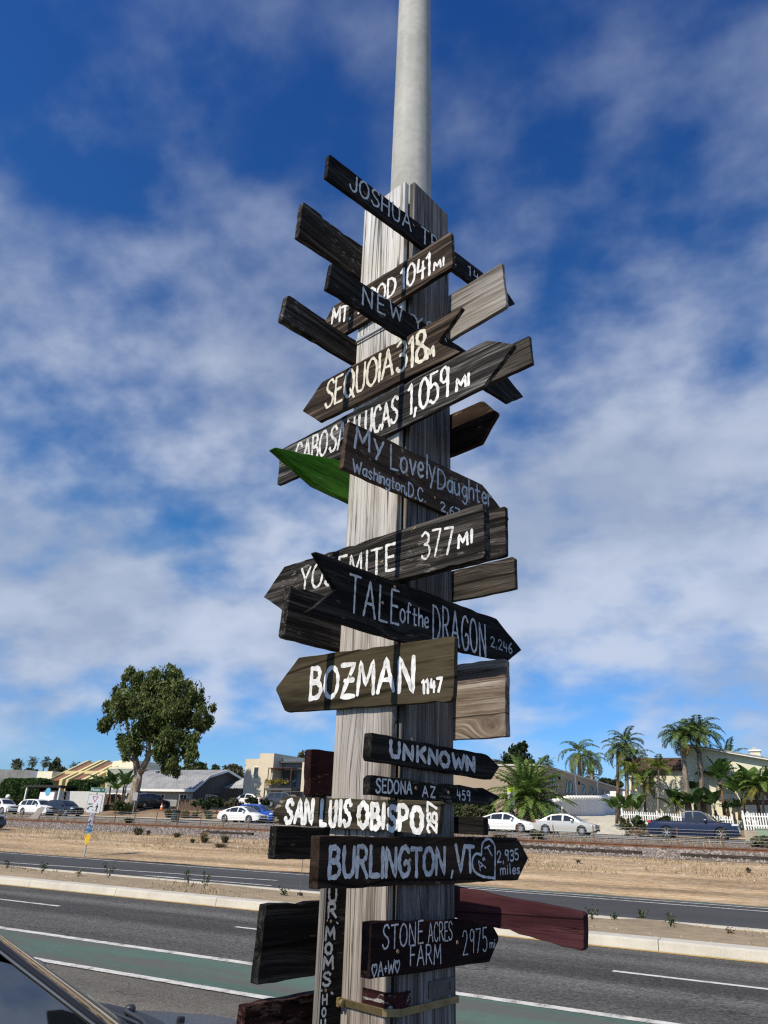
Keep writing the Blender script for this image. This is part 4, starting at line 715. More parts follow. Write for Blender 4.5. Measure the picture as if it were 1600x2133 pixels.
# the upright narrow board nailed to the left face
def vertical():
    o, s, rz = FACE['V']
    t = thing('direction_sign', 'narrow upright board with stacked white letters UR MOM\'S HOUSE on its black side', 'sign', o + Vector((0, 0, 1.1)), rz, GRP)
    MB().box(-.088, -.001, .0012, .030, -.45, .47).build('board', POSTR, t, bevel=.002)
    MB().box(-.087, -.001, 0, .0012, -.449, .469).build('painted_face', WB['black'], t)
    br = Brush(); k = lambda x, y: (640+.2*x, 1830+.2*y)
    rows = [('U', 222, 303, -40, 78), ('O', 228, 300, -190, -70), ('U', 222, 303, 112, 238), ('R', 214, 298, 258, 408), ('M', 188, 284, 506, 636), ('O', 186, 254, 680, 786), ('M', 164, 268, 816, 944), ('S', 162, 238, 982, 1116), ('H', 156, 204, 1214, 1312), ('O', 152, 190, 1352, 1438), ('U', 138, 186, 1474, 1560), ('S', 130, 180, 1590, 1680), ('E', 126, 176, 1710, 1800)]
    for word in (rows[1:2], rows[2:4], rows[4:8], rows[8:]):
        br = Brush()
        for ch, x0, x1, y0, y1 in word:
            a = sz('V', *k(x0, y1)); b = sz('V', *k(x1, y1)); c = sz('V', *k(x0, y0)); g = G[ch][0]; sl = (b[1]-a[1])*.5
            br.glyph(ch, lambda p, q: Vector((a[0] + (b[0]-a[0])*p/g + (c[0]-a[0])*q*.6, a[1]-1.1 + sl*p/g + (c[1]-a[1])*q)), .0085 if y0 < 1200 else .006)
        br.mb.build('lettering', P_WHITE, t)
    for x, y, dx, dy in ((205, 435, 3, 2), (305, 458, 14, 10), (148, 1166, 3, 2), (250, 1190, 16, 10)):
        br = Brush(); a = sz('V', *k(x, y)); b = sz('V', *k(x+dx, y+dy)); br.stroke([(a[0], a[1]-1.1), (b[0], b[1]-1.1)], .006); br.mb.build('apostrophe', P_WHITE, t)
    for x, y in ((246, 448), (192, 1166)):
        a = sz('V', *k(x, y)); MB().lathe([(0, 0), (.004, 0), (.005, .001), (.003, .002), (0, .0016)], 12, (a[0], 0, a[1]-1.1), 'y').build('screw', SCREW, t)
vertical()
#@@CARS
# ------------------------------------------------------------------ cars
def m_carpaint(nt, b, col, flake=0.0):
    b.inputs['Base Color'].default_value = rgba(col); b.inputs['Roughness'].default_value = 0.28; b.inputs['Coat Weight'].default_value = 0.6; b.inputs['Coat Roughness'].default_value = 0.06; b.inputs['Metallic'].default_value = flake
LAMP = M('headlight lens', m_glass, (.6, .62, .65)); TAIL = M('red tail lens', m_glass, (.45, .02, .015))
PLASTIC = plain('dark trim', (.03, .03, .032), rough=.55)
def lerp(tab, x): return float(np.interp(x, [t[0] for t in tab], [t[1] for t in tab]))
def car(name, label, cat, paint, spec, loc, rz, group=None):
    """x forward, y left, wheels on z = 0; body and cabin lofted from side-view tables (fractions of the length, metres)"""
    L, Wd, wr = spec['L'], spec['W'], spec['wr']; h = Wd/2
    t = thing(name, label, cat, loc, rz, group)
    top, roof = spec['top'], spec['roof']; ax = [spec['ax'][0]*L, spec['ax'][1]*L]
    xs = sorted(set(list(np.linspace(-L/2, L/2, 41)) + [a + s*wr*1.17*math.cos(k*PI/10) for a in ax for s in (1,) for k in range(11)]))
    def bot(x):
        z = .24 + .10*max(0, abs(x)/(L/2)-.82)/.18
        for a in ax:
            d = abs(x-a); rr = wr*1.16
            if d < rr: z = max(z, wr + math.sqrt(rr*rr-d*d))
        return z
    def hw(x, z):
        e = abs(x)/(L/2); e = 1 - .13*e**6 - (.03*e**2)
        return h*e*(1 - .07*abs((z-.62)/.5)**2)
    V = []; F = []; nr = 7; ring = 2*nr+3
    for x in xs:
        zb, zt = bot(x), lerp(top, x/L); zt = max(zt, zb+.05)
        zz = [zb + (zt-.05-zb)*k/(nr-1) for k in range(nr)]
        r_ = [(x, hw(x, z), z) for z in zz] + [(x, hw(x, zt)-.06, zt), (x, 0, zt+spec.get('crown', .03)), (x, -hw(x, zt)+.06, zt)] + [(x, -hw(x, z), z) for z in reversed(zz)]
        V += r_
    k = ring
    for i in range(len(xs)-1): F += [(i*k+j, i*k+j+1, (i+1)*k+j+1, (i+1)*k+j) for j in range(k-1)]
    F += [tuple(range(k-1, -1, -1)), tuple(range((len(xs)-1)*k, len(xs)*k))]
    body = MB().add(V, F).build('body', paint, t, smooth=True)
    m_ = body.modifiers.new('edges', 'EDGE_SPLIT'); m_.split_angle = R(38)
    MB().box(-L/2+.25, L/2-.25, -h+.16, h-.16, .17, .62).build('underbody', BLACKP, t)
    # cabin
    g0, g1 = roof[0][0]*L, roof[-1][0]*L; belt = spec['belt']
    gx = sorted(set(list(np.linspace(g0, g1, 19)) + [r_[0]*L for r_ in roof]))
    zmax = max(r_[1] for r_ in roof)
    def gw(x, z, o=0.0): return (h*.955 - (h*.955-h*spec.get('tum', .70))*(max(0.0, z-belt)/(zmax-belt))**1.15)*(1-.10*abs(x-(g0+g1)/2)/((g1-g0)/2)*((z-belt)/(zmax-belt))*.3) + o
    V = []; F = []; nz = 5; k = 2*nz+3
    for x in gx:
        zt = max(lerp(roof, x/L), belt-.03); zz = [belt-.06 + (zt-.03-belt+.06)*q/(nz-1) for q in range(nz)]
        V += [(x, gw(x, max(z, belt)), z) for z in zz] + [(x, max(gw(x, zt)-.07, .1), zt), (x, 0, zt+.025), (x, -max(gw(x, zt)-.07, .1), zt)] + [(x, -gw(x, max(z, belt)), z) for z in reversed(zz)]
    for i in range(len(gx)-1): F += [(i*k+j, i*k+j+1, (i+1)*k+j+1, (i+1)*k+j) for j in range(k-1)]
    F += [tuple(range(k-1, -1, -1)), tuple(range((len(gx)-1)*k, len(gx)*k))]
    MB().add(V, F).build('cabin', paint, t, smooth=True).modifiers.new('edges', 'EDGE_SPLIT').split_angle = R(35)
    # side windows: each pane follows the side of the cabin
    for s in (1, -1):
        for (a, b_) in spec['panes']:
            x0, x1 = a*L, b_*L; n = 8; V = []
            for q in range(n+1):
                x = x0+(x1-x0)*q/n; zt = min(lerp(roof, x/L)-.10, zmax-.11)
                zt = max(zt, belt+.02)
                for f in (0, .5, 1):
                    z = belt+.015+(zt-belt-.015)*f; V.append((x, s*(gw(x, z)+.006), z))
            F = [(q*3+j, q*3+j+1, (q+1)*3+j+1, (q+1)*3+j) for q in range(n) for j in range(2)]
            if s > 0: F = [f[::-1] for f in F]
            MB().add(V, F).build('side_window', GLASS, t)
        if spec.get('handle', 1):
            for (a, b2) in spec['panes'][:2]: MB().box((a+.012)*L, (a+.012)*L+.2, *sorted((s*(hw(a*L, belt-.12)-.004), s*(hw(a*L, belt-.12)+.022))), belt-.14, belt-.11).build('door_handle', paint if spec.get('hp') else PLASTIC, t)
        xm = spec['panes'][-1][1]*L - .18 if spec['panes'][-1][1] > spec['panes'][0][1] else spec['panes'][0][1]*L-.18
        b_ = MB().box(xm-.08, xm+.10, *sorted((s*(h*.93), s*(h*.93+.20))), belt-.01, belt+.14); b_.build('wing_mirror', paint, t, bevel=.03)
    def slope_pane(nm, xa, xb, inset):
        V = []
        for x in (xa*L, (xa+xb)/2*L, xb*L):
            z = lerp(roof, x/L)+.012; w_ = gw(x, max(z-.02, belt))-inset
            V += [(x, -w_, z+.0), (x, 0, z+.03), (x, w_, z+.0)]
        F = [(0, 1, 4, 3), (1, 2, 5, 4), (3, 4, 7, 6), (4, 5, 8, 7)]
        if xa > xb: F = [f[::-1] for f in F]
        MB().add(V, F).build(nm, GLASS, t, smooth=True)
    slope_pane('windscreen', *spec['screen'], .10); slope_pane('rear_window', *spec['rearscreen'], .12)
    # lamps, grille, bumpers
    zl = spec['zl']; zt_ = spec.get('zt', .82)
    for s in (1, -1):
        def patch(nm, x0, x1, z0, z1, mat, front):
            V = []; n = 4
            for q in range(n+1):
                x = x0+(x1-x0)*q/n
                V += [(x, s*(hw(x, z0)+.008), z0 + (z1-z0)*.12*q/n), (x, s*(hw(x, z1)+.008), z1 - (z1-z0)*.25*q/n)]
            xe = (L/2+.006)*(1 if front else -1); V += [(xe, s*hw(xe, z0)*.62, z0+.02), (xe, s*hw(xe, z1)*.62, z1-.05)]
            F = [(2*q, 2*q+1, 2*q+3, 2*q+2) for q in range(n+1)]
            MB().add(V, F).build(nm, mat, t)
        patch('headlight', L*.43, L*.497, zl, zl+.14, LAMP, True); patch('tail_light', -L*.455, -L*.498, zt_, zt_+.17, TAIL, False)
    b_ = MB().box(L/2-.02, L/2+.012, -h*.55, h*.55, zl-.06, zl+.09); [b_.box(L/2+.012, L/2+.018, -h*.54, h*.54, zl-.045+.03*q, zl-.035+.03*q) for q in range(4)]
    b_.build('grille', BLACKP, t); MB().box(L/2-.05, L/2+.01, -h*.7, h*.7, .30, .42).build('air_intake', BLACKP, t)
    MB().box(-L/2-.012, -L/2+.05, -h*.72, h*.72, .30, .44).build('bumper', BLACKP if not spec.get('chrome') else STEEL, t)
    if spec.get('chrome'): MB().box(L/2-.05, L/2+.06, -h*.8, h*.8, .48, .62).build('bumper', STEEL, t, bevel=.02)
    for s in (1, -1):
        b_ = MB().box(ax[0]+wr*1.25, ax[1]-wr*1.25, *sorted((s*(hw(0, .3)-.02), s*(hw(0, .3)+.006))), .22, .30); b_.build('sill', PLASTIC if spec.get('sill') else paint, t)
    for a in ax:
        for s in (1, -1):
            w_ = bpy.data.objects.new('wheel', None); COL.objects.link(w_); w_.parent = t; w_.location = (a, s*(h-.11), wr); w_.empty_display_size = .1
            MB().lathe([(wr*.62, -.10), (wr*.93, -.105), (wr, -.07), (wr, .07), (wr*.93, .105), (wr*.62, .10), (wr*.62, -.10)], 28, (0, 0, 0), 'y').build('tyre', TYRE, w_, smooth=True)
            b_ = MB(); o = .07
            b_.lathe([(0, o-.05), (wr*.60, o-.05), (wr*.60, o-.06), (wr*.645, o+.02), (wr*.60, o+.03), (wr*.57, o-.04)], 24, (0, 0, 0), 'y'); b_.lathe([(0, o+.012), (wr*.13, o+.01), (wr*.15, o-.045)], 12, (0, 0, 0), 'y')
            for q in range(spec.get('spokes', 10)):
                an = 2*PI*q/spec.get('spokes', 10); c_, s_ = math.cos(an), math.sin(an); w2 = wr*.055
                p = [(wr*.1*c_-w2*s_, wr*.1*s_+w2*c_), (wr*.6*c_-w2*s_, wr*.6*s_+w2*c_), (wr*.6*c_+w2*s_, wr*.6*s_-w2*c_), (wr*.1*c_+w2*s_, wr*.1*s_-w2*c_)]
                b_.prism(p, 'y', -(o+.006), -(o-.03))
            if s > 0: b_.v = [(x, -y, z) for x, y, z in b_.v]; b_.f = [f[::-1] for f in b_.f]
            b_.build('rim', RIM, w_)
            MB().lathe([(0, .04 if s < 0 else -.04), (wr*.6, .04 if s < 0 else -.04)], 20, (0, 0, 0), 'y').build('brake_disc', BLACKP, w_)
    return t
SEDAN = dict(L=4.85, W=1.84, wr=.335, ax=(-.298, .285), belt=.92, tum=.66, zl=.60, zt=.78, handle=1, hp=1,
             top=[(-.5, .62), (-.492, .86), (-.47, .97), (-.33, .985), (.20, .93), (.36, .84), (.45, .74), (.49, .63), (.5, .50)],
             roof=[(-.42, .95), (-.31, 1.15), (-.17, 1.38), (-.04, 1.445), (.06, 1.42), (.16, 1.25), (.285, .90)], panes=[(-.285, -.205), (-.195, -.015), (.005, .185)], screen=(.085, .265), rearscreen=(-.185, -.375))
SEDAN2 = dict(SEDAN, L=4.63, W=1.78, wr=.32, belt=.93, zl=.62, tum=.68, spokes=14, top=[(-.5, .6), (-.492, .90), (-.475, 1.0), (-.34, 1.01), (.22, .95), (.38, .86), (.46, .76), (.494, .64), (.5, .5)],
              roof=[(-.385, .97), (-.29, 1.2), (-.20, 1.39), (-.05, 1.455), (.06, 1.43), (.155, 1.26), (.27, .92)], panes=[(-.265, -.205), (-.195, -.02), (0, .18)], screen=(.085, .25), rearscreen=(-.21, -.35))
SUV = dict(L=4.65, W=1.88, wr=.365, ax=(-.295, .29), belt=1.04, tum=.72, zl=.78, zt=.98, sill=1, handle=1, hp=1,
           top=[(-.5, .7), (-.495, 1.0), (-.47, 1.08), (.20, 1.06), (.36, 1.0), (.455, .90), (.492, .74), (.5, .55)],
           roof=[(-.485, 1.05), (-.44, 1.42), (-.37, 1.60), (-.2, 1.67), (.0, 1.66), (.10, 1.58), (.19, 1.33), (.275, 1.04)], panes=[(-.40, -.235), (-.22, -.035), (-.02, .19)], screen=(.115, .26), rearscreen=(-.42, -.478))
TRUCK = dict(L=5.85, W=2.0, wr=.39, ax=(-.285, .31), belt=1.14, tum=.78, zl=.92, zt=1.0, crown=.02, chrome=1, spokes=6, handle=1,
             top=[(-.5, .62), (-.498, 1.12), (-.1, 1.14), (.245, 1.13), (.43, 1.07), (.485, 1.0), (.5, .66)],
             roof=[(-.095, 1.12), (-.085, 1.72), (-.04, 1.83), (.08, 1.85), (.13, 1.80), (.19, 1.52), (.255, 1.12)], panes=[(-.06, .02), (.035, .185)], screen=(.14, .245), rearscreen=(-.083, -.093))
PW_ = M('white car paint', m_carpaint, (.80, .79, .77)); PSIL = M('champagne car paint', m_carpaint, (.56, .55, .51), .25); PBLUE = M('vivid blue car paint', m_carpaint, (.01, .075, .42), .15)
PNAVY = M('navy pickup paint', m_carpaint, (.007, .013, .045), .2); PDARK = M('dark blue black paint', m_carpaint, (.012, .014, .024)); PGREY = M('dark grey car paint', m_carpaint, (.045, .05, .058), .2)
def park(px, Y, dz=0.0):
    p = at(px, 1720, Y); return (p.x, Y, zg(Y) + .02 + dz)
ST = 'cars parked along the far street'
car('parked_car', 'white sedan parked on the far street left of the sign post, beside the blue hatchback', 'car', PW_, SEDAN, park(504, 57.6), 0, ST)
car('parked_car', 'bright blue hatchback parked just beyond the white sedan on the left', 'car', PBLUE, dict(SUV, L=4.2, W=1.8, wr=.33, belt=.98), (at(541, 1700, 60.3).x, 60.0, zg(59.6)+.04), R(4), ST)
car('parked_car', 'white sedan half hidden behind the sign post, next to the champagne sedan', 'car', PW_, dict(SEDAN, spokes=16), park(1055, 57.6), 0, ST)
car('parked_car', 'champagne silver sedan parked below the driveway mouth', 'car', PSIL, SEDAN2, park(1180, 57.3), R(-1), ST)
car('pickup_truck', 'dark blue extended cab pickup truck parked before the white picket fence', 'pickup truck', PNAVY, TRUCK, park(1444, 57.2), R(-1), ST)
car('parked_car', 'white crossover between a white car and a dark one at far left', 'car', PW_, dict(SUV, L=4.75), park(72, 57.6), 0, ST)
car('parked_car', 'white car cut off by the left edge of the photo on the far street', 'car', PW_, dict(SUV, L=4.5, belt=.98), park(-5, 57.6), 0, ST)
car('parked_car', 'black blue sport utility parked at the head of the row on the far left', 'car', PDARK, dict(SUV, L=4.8, spokes=5), park(126, 58.6), 0, ST)
p = at(314, 1668, 67.5); car('parked_car', 'dark blue sport utility on the drive beside the big tree', 'car', PDARK, SUV, (p.x, 67.5, zg(67.5)), R(80))
p = at(596, 1660, 71); car('parked_car', 'dark grey sport utility parked in front of the balcony apartment block', 'car', PGREY, SUV, (p.x, 71, zg(71)+.2), R(5))
p = at(518, 1664, 72); car('parked_car', 'white car on the apartment forecourt behind the shrubs', 'car', PW_, SEDAN2, (p.x, 72, zg(72)+.15), R(180))
p = at(-62, 1740, 34); car('parked_car', 'dark car standing on the dirt verge, only its nose inside the left edge', 'car', PGREY, SUV, (p.x+.2, 34, zg(34)), R(-3))
# the dark car right beside the photographer
def near_car():
    O = Vector((-2.57, 2.74, 0)); psi = R(62.8)
    t = thing('parked_car', 'dark car close by at the lower left, its side window mirroring the sky', 'car', O, psi)
    PN = M('near car paint', m_carpaint, (.03, .032, .038), .1); PN.node_tree.nodes['Principled BSDF'].inputs['Roughness'].default_value = .5; PN.node_tree.nodes['Principled BSDF'].inputs['Coat Weight'].default_value = .35; PN.node_tree.nodes['Principled BSDF'].inputs['Coat Roughness'].default_value = .25
    NG = M('near car glass', m_glass, (.012, .015, .018)); NG.node_tree.nodes['Principled BSDF'].inputs['IOR'].default_value = 2.2
    V = []; F = []; xs = [-3.0, -2.6, -2.2, -1.5, -.9, -.3, -.06, .1, .35, .65, .95, 1.15, 1.27, 1.3]; zt = [.73, .87, .90, .90, .89, .87, .86, .845, .815, .77, .70, .61, .47, .35]; n = 13
    for x, z in zip(xs, zt):
        e = max(0, (x-.3)/1.0); hw_ = .86*(1-.12*e*e) if x > -2.4 else .80
        for j in range(n):
            f = -1+2*j/(n-1); 
            zz = z + .035*(1-f*f) if abs(f) < .99 else z-.03
            V.append((x, f*hw_*.93, zz))
        V += [(x, .93*hw_, .2)]; V.insert(len(V)-n-1, (x, -.93*hw_, .2))
    k = n+2; F = [(i*k+j, (i+1)*k+j, (i+1)*k+j+1, i*k+j+1) for i in range(len(xs)-1) for j in range(k-1)] + [tuple(range(k)), tuple(range(len(xs)*k-1, (len(xs)-1)*k-1, -1))]
    MB().add(V, F).build('body', PN, t, smooth=True).modifiers.new('edges', 'EDGE_SPLIT').split_angle = R(40)
    # pillars, roof, panes
    ang = math.tan(R(33.8)); B = lambda s, q: (-.10 - q/ang, s*(.68-.14*q/.45), .92+q)
    for s in (-1, 1):
        a = [B(s, 0), B(s, .2), B(s, .42), (B(s, .45)[0]-.15, B(s, .45)[1]*.985, 1.40), (-1.6, s*.52, 1.43), (-2.15, s*.54, 1.33), (-2.6, s*.60, .97)]
        MB().tube(a, [.014, .012, .011, .014, .02, .026, .03], 8).build('pillar', PN, t, smooth=True)
        off = lambda p, d, u: (p[0]-.005, p[1]+s*d, p[2]+u)
        MB().tube([off(p, .013, -.010) for p in a[:5]], .0055, 6).build('window_trim', M('polished window trim', m_plain, (.62, .58, .50), rough=.12, metal=.9, var=.05), t, smooth=True)
        low = [(-.28, s*.70, .90), (-.75, s*.70, .91), (-1.3, s*.69, .92), (-1.9, s*.67, .93), (-2.45, s*.62, .94)]
        hi = [off(p, .006, -.008) for p in (B(s, .09), B(s, .36), (-1.05, s*.54, 1.395), (-1.7, s*.53, 1.40), (-2.2, s*.56, 1.29))]
        md = [tuple((u+v)/2 + (s*.006 if q == 1 else 0) for q, (u, v) in enumerate(zip(a_, b2))) for a_, b2 in zip(low, hi)]; V = [p for ab in zip(low, md, hi) for p in ab]; F = [(3*i+j, 3*i+j+1, 3*i+j+4, 3*i+j+3) for i in range(4) for j in range(2)]
        MB().add(V, F if s < 0 else [f[::-1] for f in F]).build('side_window', NG, t, smooth=True)
        if s > 0: MB().box(-.36, -.20, *sorted((s*.86, s*1.02)), .93, 1.05).build('wing_mirror', PN, t, bevel=.04)
    V = []; ys = np.linspace(-1, 1, 9)
    for q, dx in ((0, .10), (.22, .07), (.43, .04)):
        for f in ys: b_ = B(1, q); V.append((b_[0]+dx*(1-f*f), f*(b_[1]-.02), b_[2]-.005))
    MB().add(V, [(i*9+j, i*9+j+1, (i+1)*9+j+1, (i+1)*9+j) for i in range(2) for j in range(8)]).build('windscreen', NG, t, smooth=True)
    V = []
    for x, z, w_ in ((-.78, 1.365, .53), (-1.1, 1.42, .53), (-1.6, 1.44, .52), (-2.1, 1.36, .53), (-2.55, 1.0, .58)):
        V += [(x, f*w_, z+.03*(1-f*f)) for f in ys]
    MB().add(V, [(i*9+j, i*9+j+1, (i+1)*9+j+1, (i+1)*9+j) for i in range(4) for j in range(8)]).build('roof', PN, t, smooth=True)
    V = []; 
    for f in np.linspace(-1, 1, 15):
        c = .17*(1-f*f); y = f*.74; V += [(-.16+c, y, .885+.02*(1-f*f)), (-.08+c*1.0, y, .897+.02*(1-f*f)), (-.035+c, y, .894+.022*(1-f*f))]
    MB().add(V, [(i*3+j, i*3+j+1, i*3+j+4, i*3+j+3) for i in range(14) for j in range(2)]).build('cowl', BLACKP, t)
    WB_ = plain('wiper black', (.035, .037, .042), rough=.45)
    for y0, y1 in ((.34, -.22), (-.12, -.62)):
        c = lambda y: -.10+.17*(1-(y/.74)**2)
        b_ = MB().tube([(c(y0)+.035, y0, .915), (c(y0)+.0, y0-.05, .925), (c((y0+y1)/2)-.03, (y0+y1)/2, .93), (c(y1)-.05, y1, .925)], [.014, .010, .007, .005], 6)
        b_.tube([(c(y0)-.07, y0+.06, .92), (c((y0+y1)/2)-.055, (y0+y1)/2, .925), (c(y1)-.07, y1-.1, .915)], .006, 5); b_.lathe([(.026, -.02), (.026, .015), (.018, .026), (0, .028)], 12, (c(y0)+.035, y0, .912))
        b_.build('wiper', WB_, t, smooth=True)
    for y in (.32, -.32): MB().box(.30, .335, y-.014, y+.014, .835, .872).build('washer_nozzle', BLACKP, t, bevel=.006)
    for a in (.72, -2.0):
        for s in (1, -1):
            w_ = bpy.data.objects.new('wheel', None); COL.objects.link(w_); w_.parent = t; w_.location = (a, s*.74, .33)
            MB().lathe([(.2, -.1), (.31, -.1), (.33, -.07), (.33, .07), (.31, .1), (.2, .1)], 28, (0, 0, 0), 'y').build('tyre', TYRE, w_, smooth=True)
            MB().lathe([(0, .06), (.2, .06), (.21, -.06), (0, -.06)], 20, (0, 0, 0), 'y').build('rim', RIM, w_)
    for s in (1, -1): MB().box(1.13, 1.26, *sorted((s*.45, s*.74)), .56, .68).build('headlight', LAMP, t, bevel=.02)
near_car()
#@@BUILD
# ------------------------------------------------------------------ buildings
def stucco(name, c, **k): return plain(name, c, rough=.9, var=.07, scale=.8, bump=.15, spec=.2, **k)
CREAM = stucco('cream stucco', (.62, .55, .42)); YELLOW = stucco('straw yellow stucco', (.58, .50, .26)); PALE = stucco('pale cream stucco', (.70, .67, .52)); TAN = stucco('tan stucco', (.36, .29, .215)); GREYG = stucco('grey green stucco', (.30, .32, .27))
DGREY = plain('dark grey siding', (.085, .09, .095), rough=.85, var=.12, scale=2); LGREY = plain('light grey siding', (.40, .42, .42), rough=.85, var=.08, scale=2)
DARKIN = plain('dark roof and recess shade', (.02, .02, .02), rough=.9)  # near black that stands in for recess shade; carport roof shares it
def m_siding(nt, b, col, pitch):
    tc = nd(nt, 'ShaderNodeTexCoord'); sp = nd(nt, 'ShaderNodeSeparateXYZ', {0: tc.outputs['Object']}).outputs[2]
    fr = nd(nt, 'ShaderNodeMath', {0: nd(nt, 'ShaderNodeMath', {0: sp, 1: 1/pitch}, operation='MULTIPLY').outputs[0]}, operation='FRACT').outputs[0]
    n = nd(nt, 'ShaderNodeTexNoise', {'Vector': objvec(nt, (.6, .6, 9)), 'Scale': 1.0, 'Detail': 4.0}).outputs[0]
    nt.links.new(ramp(nt, n, [(.3, tuple(c*.85 for c in col)), (.7, tuple(c*1.12 for c in col))]), b.inputs['Base Color']); b.inputs['Roughness'].default_value = .8
    bp = nd(nt, 'ShaderNodeBump', {'Height': fr, 'Strength': 1.0, 'Distance': .05}); nt.links.new(bp.outputs[0], b.inputs['Normal'])
SID = M('blue grey lap siding', m_siding, (.15, .185, .215), .22); SIDG = M('grey lap siding', m_siding, (.36, .385, .39), .2)
def m_roof(nt, b, c1, c2, row):
    tc = nd(nt, 'ShaderNodeTexCoord')
    br = nd(nt, 'ShaderNodeTexBrick', {'Vector': nd(nt, 'ShaderNodeMapping', {'Vector': tc.outputs['Object'], 'Rotation': (0, 0, 0)}).outputs[0], 'Scale': 1.0, 'Color1': rgba(c1), 'Color2': rgba(c2), 'Mortar': rgba(tuple(c*.55 for c in c1)), 'Mortar Size': .03, 'Brick Width': .5, 'Row Height': row})
    n = nd(nt, 'ShaderNodeTexNoise', {'Vector': tc.outputs['Object'], 'Scale': .7, 'Detail': 6.0}).outputs[0]
    c = mixc(nt, 1.0, br.outputs['Color'], ramp(nt, n, [(.3, (.75, .75, .75)), (.7, (1.15, 1.15, 1.15))]), 'MULTIPLY')
    nt.links.new(c, b.inputs['Base Color']); b.inputs['Roughness'].default_value = .9
    bp = nd(nt, 'ShaderNodeBump', {'Height': br.outputs['Fac'], 'Strength': -.6, 'Distance': .03}); nt.links.new(bp.outputs[0], b.inputs['Normal'])
SHING = M('grey shingles', m_roof, (.33, .335, .34), (.27, .275, .285), .25); RTILE = M('rust red roof tiles', m_roof, (.27, .125, .08), (.21, .10, .065), .3); BTILE = M('dark brown roof tiles', m_roof, (.085, .045, .035), (.06, .034, .028), .3); STAND = M('pale metal roof', m_roof, (.40, .42, .42), (.36, .38, .38), .9)
class House:
    def __init__(s, name, label, cat, loc): s.o = Vector(loc); s.t = thing(name, label, cat, loc)
    def _sh(s, mb): mb.v = [(x-s.o.x, y-s.o.y, z-s.o.z) for x, y, z in mb.v]; return mb
    def part(s, name, mat, mb, parent=None, bevel=0): return s._sh(mb).build(name, mat, parent or s.t, bevel=bevel)
    def box(s, name, mat, *a, **k): return s.part(name, mat, MB().box(*a), **k)
    def win(s, side, c, a0, a1, z0, z1, bars=1, fr=WHITE, w=.09):
        """window on a wall: side 'f' faces the street at y=c, 'r' faces +x at x=c"""
        b_ = MB(); n = [(a0, a1, z1-w, z1), (a0, a1, z0, z0+w), (a0, a0+w, z0+w, z1-w), (a1-w, a1, z0+w, z1-w)] + [(a0+(a1-a0)*(k+1)/(bars+1)-w*.3, a0+(a1-a0)*(k+1)/(bars+1)+w*.3, z0+w, z1-w) for k in range(bars)]
        for p, q, r_, u in n: b_.box(p, q, c-.05, c+.02, r_, u) if side == 'f' else b_.box(c-.02, c+.05, p, q, r_, u)
        f = s.part('window', fr, b_)
        g = MB().add([(a0+.02, c-.012, z0+.02), (a1-.02, c-.012, z0+.02), (a1-.02, c-.012, z1-.02), (a0+.02, c-.012, z1-.02)] if side == 'f' else [(c+.012, a0+.02, z0+.02), (c+.012, a1-.02, z0+.02), (c+.012, a1-.02, z1-.02), (c+.012, a0+.02, z1-.02)], [(0, 1, 2, 3)])
        s.part('pane', PANE, g, parent=f)
# far left grey house
h = House('house', 'grey roofed bungalow behind the clipped hedges at the far left', 'house', (-122, 92, 3.2))
h.box('wall', LGREY, -150, -113.4, 90, 104, 2.5, 5.4)
h.part('roof', SHING, MB().prism([(-152, 5.3), (-112.4, 5.3), (-112.4, 5.5), (-119, 8.6), (-133, 8.9), (-152, 8.6)], 'y', 89, 105)); h.win('f', 90, -128, -126, 3.6, 4.9); h.win('f', 90, -122, -120, 3.6, 4.9)
# straw yellow condominium with fins
h = House('apartment_building', 'straw yellow two storey block with red sloping roofs between projecting fins', 'apartment building', (-98, 84, 3.1))
X = lambda px, Y: at(px, 1620, Y).x
x0, x1, x2, x3, x4, x5, x6 = [X(p, 84) for p in (76, 107, 134, 148, 178, 192, 232)]
h.box('wall', YELLOW, x1-.01, x6, 86.2, 97, 2.5, 8.2); h.box('side_wing', PALE, x0, x1, 84, 96, 2.5, 8.0); h.win('f', 84, x0+2.6, x0+4.4, 5.6, 6.6, fr=plain('dark green frame', (.02, .08, .06)))
h.box('rear_block', PALE, x5-1, x6+.5, 88.5, 98, 8.2, 9.9)
for a, b_ in ((x1, x2), (x3, x4)):
    h.part('roof', RTILE, MB().prism([(84.2, 6.55), (84.2, 6.75), (90.5, 9.9), (90.5, 9.65)], 'x', a+.45, b_-.4))
    h.box('balcony_wall', CREAM, a+.45, b_-.4, 84.3, 84.5, 3.4, 4.5); h.box('recess_shade', DARKIN, a+.45, b_-.4, 86.12, 86.19, 4.5, 6.6)  # thin dark sheet on the wall stands in for the balcony shade
    h.box('balcony_rail', DGREY, a+.45, b_-.4, 84.34, 84.46, 4.56, 4.8)
for a, w_ in ((x1, .44), (x2, .7), (x3-.1, .55), (x4, .8), (x5, .8)):
    h.part('fin', YELLOW, MB().prism([(83.4, 2.6), (83.4, 6.7), (90.7, 10.25), (91.3, 10.25), (91.3, 2.6)], 'x', a-w_*.4, a+w_*.6))
# grey green block beside it
h = House('apartment_building', 'plain grey green flat roofed block between the yellow apartments and the big tree', 'apartment building', (-84, 80, 3))
h.box('wall', GREYG, X(225, 80), X(286, 80), 80, 96, 2.5, 8.0); h.box('parapet', PALE, X(225, 80)-.05, X(286, 80)+.05, 79.95, 96.05, 8.0, 8.25); h.win('f', 80, X(268, 80), X(277, 80), 5.9, 6.7, fr=DGREY); h.win('f', 80, X(240, 80), X(247, 80), 5.9, 6.7, fr=DGREY)
